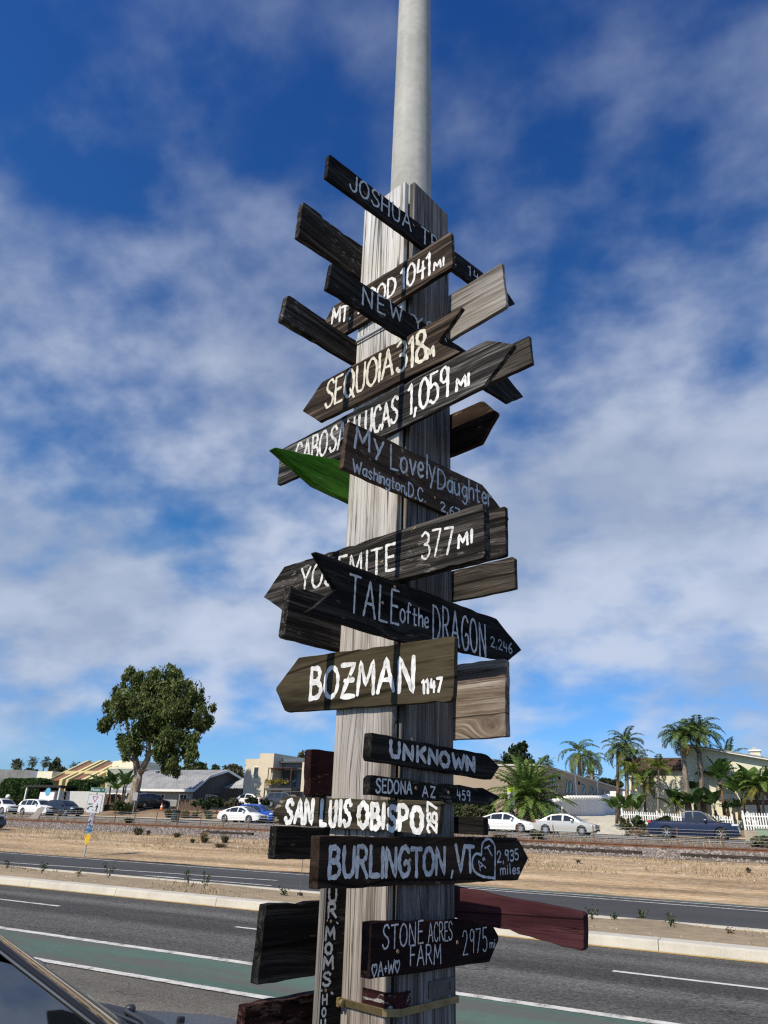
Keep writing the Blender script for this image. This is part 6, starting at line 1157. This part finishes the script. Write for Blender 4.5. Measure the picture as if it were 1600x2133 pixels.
lm = [([foot, q(276, 1665), q(285, 1635), q(289, 1605)], [.85, .58, .5, .48]), ([q(287, 1612), q(283, 1585), q(272, 1550), q(262, 1500)], [.42, .35, .26, .1]), ([q(292, 1610), q(308, 1580), q(318, 1545, -.6), q(328, 1480), q(332, 1420)], [.40, .33, .27, .17, .05]), ([q(312, 1572), q(345, 1530, .6), q(385, 1490), q(400, 1455)], [.26, .2, .14, .05]), ([q(318, 1545), q(300, 1490), q(280, 1440)], [.22, .14, .05]), ([q(283, 1588), q(262, 1575), q(250, 1560)], [.2, .13, .05]), ([q(345, 1530, .6), q(375, 1545), q(392, 1560)], [.15, .1, .04])]
tree('gum_tree', 'big gum tree with a leaning pale trunk and broad ragged crown on the left', tuple(foot), cr, EUC, 52000, .24, lm, BARK, droop=1.1, k=7, f=.33, aspect=.36)
# other broad trees
def simple_tree(label, px, pyb, pyt, wpx, Y, mat, n, size, name='tree', bark=DBARK, group=None, hide=.15, k=9, f=.36):
    b = P3(px, pyb, Y); tp = P3(px, pyt, Y); w = (P3(px+wpx/2, pyb, Y)-P3(px-wpx/2, pyb, Y))[0]; H = tp[2]-b[2]
    c0 = b[2]+H*(hide+.5*(1-hide)); rz = H*(1-hide)/2
    crown = [((b[0]+random.uniform(-.12, .12)*w, Y, c0), (w*.36, w*.3, rz*.8)), ((b[0]-w*.25, Y, c0-rz*.2), (w*.26, w*.26, rz*.6)), ((b[0]+w*.25, Y, c0-rz*.1), (w*.26, w*.26, rz*.62)), ((b[0]+random.uniform(-.1, .1)*w, Y, c0+rz*.45), (w*.26, w*.26, rz*.5))]
    r0 = max(.08, w*.035)
    return tree(name, label, (b[0], Y, b[2]-.3), crown, mat, n, size, [([(b[0], Y, b[2]-.3), (b[0]+.1, Y, b[2]+H*hide), (b[0], Y, c0)], [r0, r0*.8, r0*.5]), ([(b[0]+.1, Y, b[2]+H*hide), (b[0]-w*.2, Y, c0)], [r0*.6, r0*.25]), ([(b[0]+.1, Y, b[2]+H*hide), (b[0]+w*.22, Y, c0)], [r0*.6, r0*.25])], bark, k=k, f=f, group=group)
simple_tree('dark round leafed tree behind the fat trunked palm', 1078, 1690, 1547, 105, 71, FIC, 14000, .24)
simple_tree('dark green tree behind the bungalow roof, right of the gum tree crown', 405, 1665, 1588, 60, 92, SHR, 6000, .35)
simple_tree('wide dark tree low behind the bungalow roof', 375, 1665, 1603, 60, 98, SHR, 5000, .38)
simple_tree('slim green tree between the bungalow and the grey dome shaped tree', 440, 1665, 1596, 26, 95, SHR, 2500, .32)
simple_tree('grey green dome shaped tree left of the balcony apartment block', 478, 1670, 1591, 66, 104, OLV, 9000, .34, hide=.05)
simple_tree('rust tinged tree top above the balcony apartment block', 626, 1640, 1563, 30, 96, OLV, 2500, .34)
simple_tree('dark conifer like tree far left behind the yellow block', 106, 1640, 1577, 26, 150, FAR, 2500, .5)
simple_tree('low dark tree left of the yellow block, far away', 118, 1640, 1596, 44, 150, FAR, 2600, .55)
for lab, px, pt, w, Y in (('small round tree at the far left skyline', 30, 1598, 26, 170), ('second small dark tree on the far left skyline', 55, 1600, 24, 172), ('low bushy tree right of the far palms', 66, 1602, 20, 168), ('hazy tree on the skyline behind the tan block end', 1265, 1622, 36, 170), ('darker low tree beyond the driveway end', 1283, 1628, 26, 150)):
    simple_tree(lab, px, 1640, pt, w, Y, FAR, 1500, .6)
# hedges
def hedge(label, px0, px1, Y, z0, z1, d=2.2, mat=HED, n=7000):
    a, b_ = P3(px0, 1650, Y)[0], P3(px1, 1650, Y)[0]; t = thing('hedge', label, 'hedge', ((a+b_)/2, Y, z0), 0, 'clipped hedges'); w = (b_-a)/2; h_ = z1-z0
    pos = []
    while len(pos) < n:
        p = np.array([rng.uniform(-w, w), rng.uniform(-d/2, d/2), rng.uniform(0, h_)]); e = (abs(p[0])/w)**6 + (abs(p[1])/(d/2))**6 + (max(0, p[2]-h_*.4)/(h_*.6))**6
        if .35 < e < 1 + .1*math.sin(p[0]*4)*math.sin(p[2]*3): pos.append(p)
    P = np.array(pos); a_ = rng.normal(size=(n, 3)); a_ /= np.linalg.norm(a_, axis=1)[:, None]; c_ = np.cross(a_, rng.normal(size=(n, 3))); c_ /= np.linalg.norm(c_, axis=1)[:, None]; s = .14
    quads('foliage', np.stack([P-a_*s, P+c_*s*.6, P+a_*s, P-c_*s*.6], 1), mat, t); b2 = MB().box(-w*.86, w*.86, -d*.4, d*.4, 0, h_*.9); b2.build('shade_core', plain('hedge shade', (.012, .02, .008)), t)  # dark inner box paints in the shade between the leaves
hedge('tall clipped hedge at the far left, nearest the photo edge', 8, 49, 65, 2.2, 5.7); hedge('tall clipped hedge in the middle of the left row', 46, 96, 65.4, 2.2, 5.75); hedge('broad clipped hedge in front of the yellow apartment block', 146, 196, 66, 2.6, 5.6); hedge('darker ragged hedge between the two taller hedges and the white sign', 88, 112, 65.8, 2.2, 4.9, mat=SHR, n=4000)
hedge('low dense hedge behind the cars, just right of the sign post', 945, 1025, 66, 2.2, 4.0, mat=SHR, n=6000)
# palms
def frond_quads(L, droop, lw, tilt, az, n=26, twist=0.0, curl=1.0):
    """a feather frond leaving the crown at an upward tilt and azimuth, arching over; leaflets as slim quads"""
    out = []; t = np.linspace(0, 1, n+1); ang = tilt - droop*t**1.3
    dx = np.cos(ang)*L/n; dz = np.sin(ang)*L/n; x = np.concatenate([[0], np.cumsum(dx[:-1])]); z = np.concatenate([[0], np.cumsum(dz[:-1])])
    ca, sa = math.cos(az), math.sin(az); fw = np.array([ca, sa, 0]); sd = np.array([-sa, ca, 0]); up = np.array([0, 0, 1.])
    for i in range(n):
        p = fw*x[i]+up*z[i]; T = fw*math.cos(ang[i])+up*math.sin(ang[i]); Nn = -fw*math.sin(ang[i])+up*math.cos(ang[i])
        wl = lw*math.sin(PI*min(1, .12+.88*t[i])**.8)*rng.uniform(.8, 1.15)+.05
        q = p + T*L/n*1.2; r_ = .028*(1-t[i])+.008; out.append([p-sd*r_, p+sd*r_, q+sd*r_, q-sd*r_])
        if t[i] < .1: continue
        for s in (-1, 1):
            for sub in (0, .5):
                pp = p + T*L/n*sub; d = sd*s*.80 + T*.55 + Nn*(.28*curl - .35*rng.random()); d /= np.linalg.norm(d); e = d*wl; wv = T*(L/n*.36); dr = -up*wl*.28*rng.uniform(.5, 1.4)
                out.append([pp, pp+e*.5+wv, pp+e+dr, pp+e*.5-wv])
    return out
def palm(name, label, base, top, r0, r1, nf, L, droop, lw, mats, tilt=(1.2, -.5), bark=PBARK, group=None, boots=0, seed=0, dead=0, n=22, lean=0.0):
    B = np.array(base); Tp = np.array(top) - B; t = thing(name, label, 'palm', tuple(base), 0, group)
    m = 14; path = [Tp*k/m + np.array([lean*math.sin(PI*k/m), 0, 0]) for k in range(m+1)]; rr = [(r0+(r1-r0)*(k/m)**.7)*(1+.05*(k % 2)) for k in range(m+1)]
    MB().tube(path, rr, 10).build('trunk', bark, t, smooth=True)
    if boots:
        b_ = MB()
        for k in range(boots):
            a = k*2.4; z = Tp[2]*(.08+.92*k/boots); r_ = np.interp(z, [p[2] for p in path], rr); c, s = math.cos(a), math.sin(a); w_ = r0*.34
            b_.add([(c*r_-s*w_, s*r_+c*w_, z-.1), (c*r_+s*w_, s*r_-c*w_, z-.1), (c*(r_+.16), s*(r_+.16), z+.16), (c*r_*.9, s*r_*.9, z+.22)], [(0, 1, 2), (0, 2, 3), (1, 3, 2)])
        b_.build('leaf_bases', wood('palm leaf bases', (.2, .13, .08), (.34, .24, .16), (.46, .36, .26), axis='z'), t)
    sets = {}
    for k in range(nf):
        f = k/max(1, nf-1); tl = tilt[0]+(tilt[1]-tilt[0])*f + rng.uniform(-.12, .12); az = k*2.39996+seed; mt = mats[0] if f < .8 or len(mats) == 1 else mats[1]
        qd = np.array(frond_quads(L*rng.uniform(.85, 1.1), droop*rng.uniform(.8, 1.2), lw, tl, az, n))
        sets.setdefault(mt.name, (mt, []))[1].append(qd+Tp)
    for i, (mt, qs) in enumerate(sets.values()): quads('fronds' if i == 0 else 'old_fronds', np.concatenate(qs), mt, t)
    if dead: quads('flower_stalk', leaf_cloud([(Tp+np.array([.25, -.35, -.7]), (.25, .25, .7))], dead, .14, 1.5), leaf('palm flower stalk', (.3, .2, .05), (.5, .35, .1), (.6, .45, .15)), t)
    return t
def palm_px(label, pb, pt, Y, r0, r1, nf, L, droop, lw, mats, **k):
    b = P3(*pb, Y); b[2] = min(b[2], zg(Y)+.6)-.2; return palm(k.pop('name', 'palm_tree'), label, tuple(b), tuple(P3(*pt, Y)), r0, r1, nf, L, droop, lw, mats, **k)
palm_px('fat trunked date palm with a huge fan of fronds right of the post', (1106, 1706), (1099, 1668), 62.3, .72, .6, 70, 4.7, 1.15, .62, [PAL], tilt=(1.45, -.25), boots=70, bark=DBARK, name='date_palm', n=30)
palm_px('queen palm with yellowing fronds behind the tan block', (1208, 1660), (1206, 1568), 84, .3, .2, 20, 3.2, 2.0, .62, [QUE, YEL], tilt=(1.3, -.7), seed=1, name='queen_palm')
palm_px('second queen palm half hidden right of the yellowing one', (1232, 1660), (1232, 1580), 90, .25, .18, 16, 2.6, 2.0, .55, [QUE, YEL], tilt=(1.2, -.8), seed=2.1, name='queen_palm')
palm_px('slender palm left of the pair above the driveway', (1287, 1700), (1287, 1563), 66, .16, .12, 18, 1.8, 1.9, .4, [QUE, YEL], tilt=(1.2, -.5), seed=.4, name='queen_palm', bark=DBARK)
palm_px('taller palm of the pair above the driveway', (1306, 1690), (1304, 1548), 66.5, .18, .14, 20, 2.2, 1.7, .45, [QUE], tilt=(1.35, -.3), seed=3.0, name='queen_palm')
palm_px('bushy palm crown just right of the driveway pair', (1322, 1680), (1322, 1576), 70, .2, .15, 16, 2.2, 1.6, .5, [QUE, YEL], tilt=(1.0, -.4), seed=1.6, name='queen_palm')
palm_px('tall queen palm with an orange flower stalk before the cream house', (1437, 1712), (1420, 1540), 63.2, .27, .17, 26, 2.3, 2.0, .62, [QUE], tilt=(1.4, .15), seed=.9, name='queen_palm', dead=220)
palm_px('tallest queen palm, its crown sweeping to the right over the cream house', (1465, 1690), (1453, 1533), 64.2, .25, .16, 26, 2.6, 2.2, .66, [QUE], tilt=(1.4, .2), seed=2.5, name='queen_palm')
for i, (lab, pb, pt, Y, nf, L, mt) in enumerate((('young lime fronded palm left of the tall palms', (1316, 1712), (1318, 1610), 64, 14, 1.9, [LIM, YEL]), ('slim palm with yellow fronds before the cream wall', (1345, 1705), (1342, 1630), 64.5, 14, 1.7, [LIM, YEL]), ('slim palm right of the yellow fronded one', (1370, 1706), (1372, 1602), 63.6, 14, 1.9, [LIM, QUE]), ('small feathery palm low before the cream wall', (1415, 1716), (1410, 1665), 63, 14, 1.1, [LIM]), ('low dark palm behind the chimney side', (1520, 1640), (1518, 1580), 70, 16, 2.2, [QUE]), ('leafy palm at the right edge of the photo', (1590, 1720), (1588, 1640), 62.6, 26, 2.6, [PAL, YEL]))):
    palm_px(lab, pb, pt, Y, .11, .08, nf, L, 1.6, .42, mt, tilt=(1.35, -.2), seed=i*1.3, name='young_palm', n=16)
pp = palm_px('far fan palm, first from the left on the skyline', (33, 1640), (34, 1592), 190, .3, .25, 16, 2.4, 1.2, 1.2, [FAR], tilt=(1.3, -1.0), name='far_palm', group='palms on the far skyline', n=8)
for i, (lab, px, py) in enumerate((('far palm second from the left on the skyline', 44, 1590), ('far palm third from the left on the skyline', 56, 1593), ('tall far palm beside the shorter one at left', 73, 1588), ('shorter far palm right of the tall one at left', 84, 1587), ('far palm behind the yellow block roof', 140, 1596), ('tiny palm pair top over the tan block', 1149, 1588), ('lone tiny palm on the skyline beyond the driveway', 1255, 1618))):
    p = P3(px, py, 190); dup(pp, (p[0], 190, p[2]-(P3(34, 1592, 190)[2]-pp.location[2])), i*1.1, lab)
# banana like clumps
def paddle(L, w, tilt, az, droop):
    n = 7; out = []; x = z = 0.0; pts = []
    for i in range(n+1):
        a = tilt - droop*(i/n)**1.6; pts.append((x, z, a)); x += math.cos(a)*L/n; z += math.sin(a)*L/n
    ca, sa = math.cos(az), math.sin(az)
    for i in range(n):
        (x0, z0, a0), (x1, z1, a1) = pts[i], pts[i+1]
        w0, w1 = [w*(.05 if q < .3 else math.sin(PI*min(1, (q-.3)/.7*.86+.14))) for q in (i/n, (i+1)/n)]
        for s in (-1, 1):
            o = lambda X_, W_, Z_: np.array([ca*X_-sa*W_*s, sa*X_+ca*W_*s, Z_])
            out.append([o(x0, 0, z0), o(x1, 0, z1), o(x1, w1, z1+w1*.35), o(x0, w0, z0+w0*.35)])
    return out
def banana(label, px, pb, pt, Y, nl, L, w, mat, trunk=.5, name='banana_plant', spread=.5, k=2, bark=DBARK):
    b = P3(px, pb, Y); tp = P3(px, pt, Y); H = tp[2]-b[2]; t = thing(name, label, 'plant', tuple(b)); qs = []
    for j in range(k):
        b_ = MB()
        o = np.array([(j-(k-1)/2)*spread, rng.uniform(-.3, .3), 0]); h_ = H*trunk*rng.uniform(.8, 1.1)
        b_.tube([o+[0, 0, -.3], o+[.05, 0, h_*.5], o+[0, 0, h_]], [.13, .11, .09], 8); b_.build('stem', bark, t, smooth=True)
        for i in range(nl):
            qs.append(np.array(paddle(L*rng.uniform(.75, 1.1), w*rng.uniform(.8, 1.1), rng.uniform(.7, 1.45), i*2.4+j, rng.uniform(.5, 1.6)))+o+[0, 0, h_*rng.uniform(.85, 1.0)])
    quads('leaves', np.concatenate(qs), mat, t); return t
banana('tall paddle leafed plants before the grey green block, left of the gum tree', 225, 1685, 1600, 65, 9, 2.4, .42, BAND, .55, 'giant_bird_of_paradise', 2.2, 3); banana('pale leafed banana clump beside the gum tree trunk', 243, 1685, 1612, 64.6, 8, 2.0, .4, BAN, .6, 'banana_plant', 1.2, 2)
banana('paddle leafed clump at the left end of the picket fence', 1308, 1708, 1655, 62.6, 8, 1.9, .33, BAN, .3, 'banana_plant', .9, 3); banana('dark broad leafed clump behind the pickup cab', 1452, 1712, 1640, 62.8, 9, 2.2, .4, BAND, .35, 'giant_bird_of_paradise', 1.4, 3)
banana('bright banana plant with a brown trunk before the sloping roof', 1508, 1690, 1574, 64, 12, 2.2, .42, BAN, .55, 'banana_plant', .3, 1, wood('fibrous trunk', (.16, .08, .04), (.28, .15, .08), (.36, .22, .13), axis='z')); banana('slender dark paddle plant against the cream wall', 1450, 1690, 1612, 65, 6, 1.4, .28, BAND, .55, 'giant_bird_of_paradise', .3, 1); banana('big pale leafed banana at the right edge before the garage', 1582, 1700, 1600, 63.4, 14, 2.5, .42, BAN, .45, 'banana_plant', 1.0, 3); banana('thin leafed dragon plant left of the garage door', 1528, 1700, 1665, 63.2, 16, 1.1, .1, BAND, .3, 'dragon_plant', .4, 3)
# shrubs and tufts
def shrub(label, px, pb, pt, wpx, Y, mat, n=900, size=.13, name='shrub', ground=None):
    b = P3(px, pb, Y); tp = P3(px, pt, Y); w = (P3(px+wpx/2, pb, Y)-P3(px-wpx/2, pb, Y))[0]; H = max(.15, tp[2]-b[2]); t = thing(name, label, 'shrub', (b[0], Y, zg(Y) if ground is None else ground)); dz = b[2]-(zg(Y) if ground is None else ground)
    c = [(np.array([0, 0, H*.5+dz]), (w*.42, w*.4, H*.5)), (np.array([-w*.25, 0, H*.35+dz]), (w*.28, w*.3, H*.4)), (np.array([w*.25, .1, H*.38+dz]), (w*.28, w*.3, H*.42))]
    quads('foliage', leaf_cloud(sub_clumps(c, 5, .45), n, size), mat, t); b_ = MB(); [b_.tube([(0, 0, min(0, dz)-.05), (w*q, 0, H*.5+dz)], [.03, .012], 5) for q in (-.2, .05, .2)]; b_.build('stems', DBARK, t); return t
for i, (lab, px, pb, pt, w, Y, mt) in enumerate((('round shrub by the block end of the picket fence, flowering white', 1482, 1733, 1700, 44, 60.9, SHR), ('dark shrub before the picket fence left of the pickup truck', 1330, 1724, 1700, 34, 60.8, SHR), ('dark shrub behind the pickup bed', 1384, 1722, 1697, 56, 61.0, FIC), ('twiggy shrub at the left end of the picket fence', 1304, 1726, 1700, 22, 60.8, OLV), ('weedy bush at the right edge by the wire fence', 1590, 1765, 1740, 50, 49.5, OLV), ('dark green shrub on the bank right of the bungalow', 412, 1684, 1660, 22, 64.5, SHR), ('second dark shrub on the bank, beside the first', 428, 1683, 1662, 20, 64.3, FIC), ('round shrub on the bank behind the white sedan', 452, 1682, 1660, 26, 64.6, FIC), ('olive bush beside the round shrub on the bank', 480, 1680, 1663, 34, 65, OLV), ('clipped ball shrub under the apartment block', 525, 1676, 1660, 24, 65.5, FIC), ('second ball shrub under the apartment balconies', 550, 1676, 1662, 20, 65.5, FIC), ('bushy plant at the foot of the gum tree', 255, 1690, 1664, 34, 62.8, SHR), ('low green shrub left of the wheeled bin', 240, 1688, 1674, 20, 63, OLV), ('flowering garden shrub below the left hedges', 40, 1672, 1658, 30, 63, SHR), ('olive shrub between the palm and the speed limit sign', 1052, 1706, 1680, 40, 63, OLV), ('pale bush right of the sign post behind the white sedan', 985, 1702, 1676, 60, 63, OLV))):
    shrub(lab, px, pb, pt, w, Y, mt, n=900)
def m_petal(nt, b): b.inputs['Base Color'].default_value = (.75, .75, .7, 1)
b = P3(1482, 1712, 60.6); tag(quads('white_flowers', leaf_cloud([(b, (1.2, .4, .5))], 160, .07), M('white petals', m_petal)), 'white blossom on the round shrub by the picket fence', 'flowers')
def tuft(label, px, pb, pt, wpx, Y, mat, n=160, name='grass_tuft', z=None, cat='grass', bend=.5):
    b = P3(px, pb, Y); tp = P3(px, pt, Y); w = (P3(px+wpx/2, pb, Y)-P3(px-wpx/2, pb, Y))[0]; H = tp[2]-b[2]; z = zg(Y) if z is None else z; V = []
    for i in range(n):
        a = rng.uniform(0, 2*PI); ln = H*rng.uniform(.6, 1.1); sp = w*.5*rng.uniform(.1, 1.0); c, s = math.cos(a), math.sin(a); r0 = sp*.25; wd = .012+.012*w
        p0 = np.array([c*r0, s*r0, 0]); p1 = np.array([c*(r0+(sp-r0)*.4), s*(r0+(sp-r0)*.4), ln*.65]); p2 = np.array([c*sp, s*sp, ln*(1-bend*rng.random())]); sd = np.array([-s, c, 0])*wd
        V += [[p0-sd, p0+sd, p1+sd, p1-sd], [p1-sd, p1+sd, p2+sd*.2, p2-sd*.2]]
    o = quads(name, V, mat); o.location = (b[0], Y, z); return tag(o, label, cat)
AGA = leaf('agave leaves', (.08, .11, .08), (.14, .18, .13), (.22, .25, .18))
for lab, px, pb, pt, w, Y, mt, n in (('pale agave rosette on the bank left of the litter bin', 352, 1697, 1674, 34, 62, OLV, 120), ('yellowish grass tuft on the bank right of the litter bin', 386, 1692, 1672, 34, 62.2, DRY, 200), ('spiky agave above the white sedan roof', 436, 1690, 1672, 30, 62.2, AGA, 110), ('grass tuft on the bank behind the rear of the white sedan', 408, 1690, 1676, 22, 62.4, OLV, 130), ('pale grass under the speed limit sign', 1080, 1706, 1682, 36, 62, OLV, 150), ('green weeds against the wire fence before the champagne sedan', 1120, 1743, 1728, 60, 49.2, OLV, 260), ('dry grass on the street edge right of the white sedan', 1040, 1738, 1728, 60, 49.4, DRY, 220), ('weeds at the fence before the left end of the rails', 268, 1712, 1698, 34, 49, OLV, 140)):
    tuft(lab, px, pb, pt, w, Y, mt, n)
for i, (lab, px, pb, pt, w, Y) in enumerate((('largest green weed on the dirt slope below the rails', 287, 1742, 1722, 32, 36.5), ('dusty weed right of the largest one on the slope', 308, 1742, 1728, 12, 36.5), ('small weed under the dark old sleeper on the left', 368, 1745, 1733, 22, 36), ('dry weed clump below the white sedan on the slope', 424, 1745, 1729, 28, 36.4), ('green weed lowest on the slope, left of the sign post', 425, 1762, 1747, 26, 33.5), ('green weed nearest the sign post on the slope', 468, 1757, 1738, 28, 34), ('low weed among the three by the sign post', 400, 1762, 1752, 14, 33), ('flat weed patch just above the sign post plank', 458, 1772, 1762, 44, 31.5), ('small weed on the slope at the right', 1206, 1810, 1800, 16, 33), ('tuft of weed right below the ballast at far right', 1562, 1828, 1815, 22, 33))):
    tuft(lab, px, pb, pt, w, Y, OLV if i not in (3, 7) else DRY, 150, 'weed', cat='weed', bend=.6)
for i, (lab, px, pb, pt, Y) in enumerate((('tall twiggy weed on the median below the leaning sign', 222, 1842, 1788, 15.6), ('branching weed on the median before the white road arrow', 392, 1845, 1808, 15.8), ('thin weed on the median beside the road arrow', 424, 1860, 1820, 15.4), ('small weed at the median end by the left edge', 12, 1822, 1795, 15.8), ('leafy low weed on the median, left part', 85, 1828, 1803, 15.6), ('weed sprig left of the black plank on the median', 590, 1872, 1852, 15.2), ('low twigs on the median between the two taller weeds', 160, 1838, 1818, 15.7), ('first small green stalk on the median right of the maroon plank', 1233, 1902, 1874, 16.2), ('second small stalk on the median at right', 1279, 1905, 1886, 16.2), ('tallest stalk on the right part of the median', 1339, 1910, 1880, 16.3), ('dark green stalk on the right part of the median', 1397, 1926, 1888, 15.8), ('dry brown weed on the median near the right edge', 1522, 1940, 1922, 15.4))):
    b = P3(px, pb, Y); H = P3(px, pt, Y)[2]-b[2]; t = thing('weed', lab, 'weed', (b[0], Y, .12)); b_ = MB(); V = []
    for k in range(5 if H > .3 else 4):
        a = rng.uniform(0, 2*PI); h_ = H*rng.uniform(.6, 1.05); e = np.array([math.cos(a)*H*.3, math.sin(a)*H*.3, h_]); b_.tube([(0, 0, -.02), e*.5*[.7, .7, 1.1], e], [.007, .005, .003], 4)
        for q in range(12): c = e*rng.uniform(.35, 1.0)+rng.normal(size=3)*.03; V.append(c+rng.normal(size=(4, 3))*.018)
    b_.build('stalks', plain('green stalk', (.09, .10, .05)), t); quads('leaves', V, SHR if i not in (11, 6) else DRY, t)
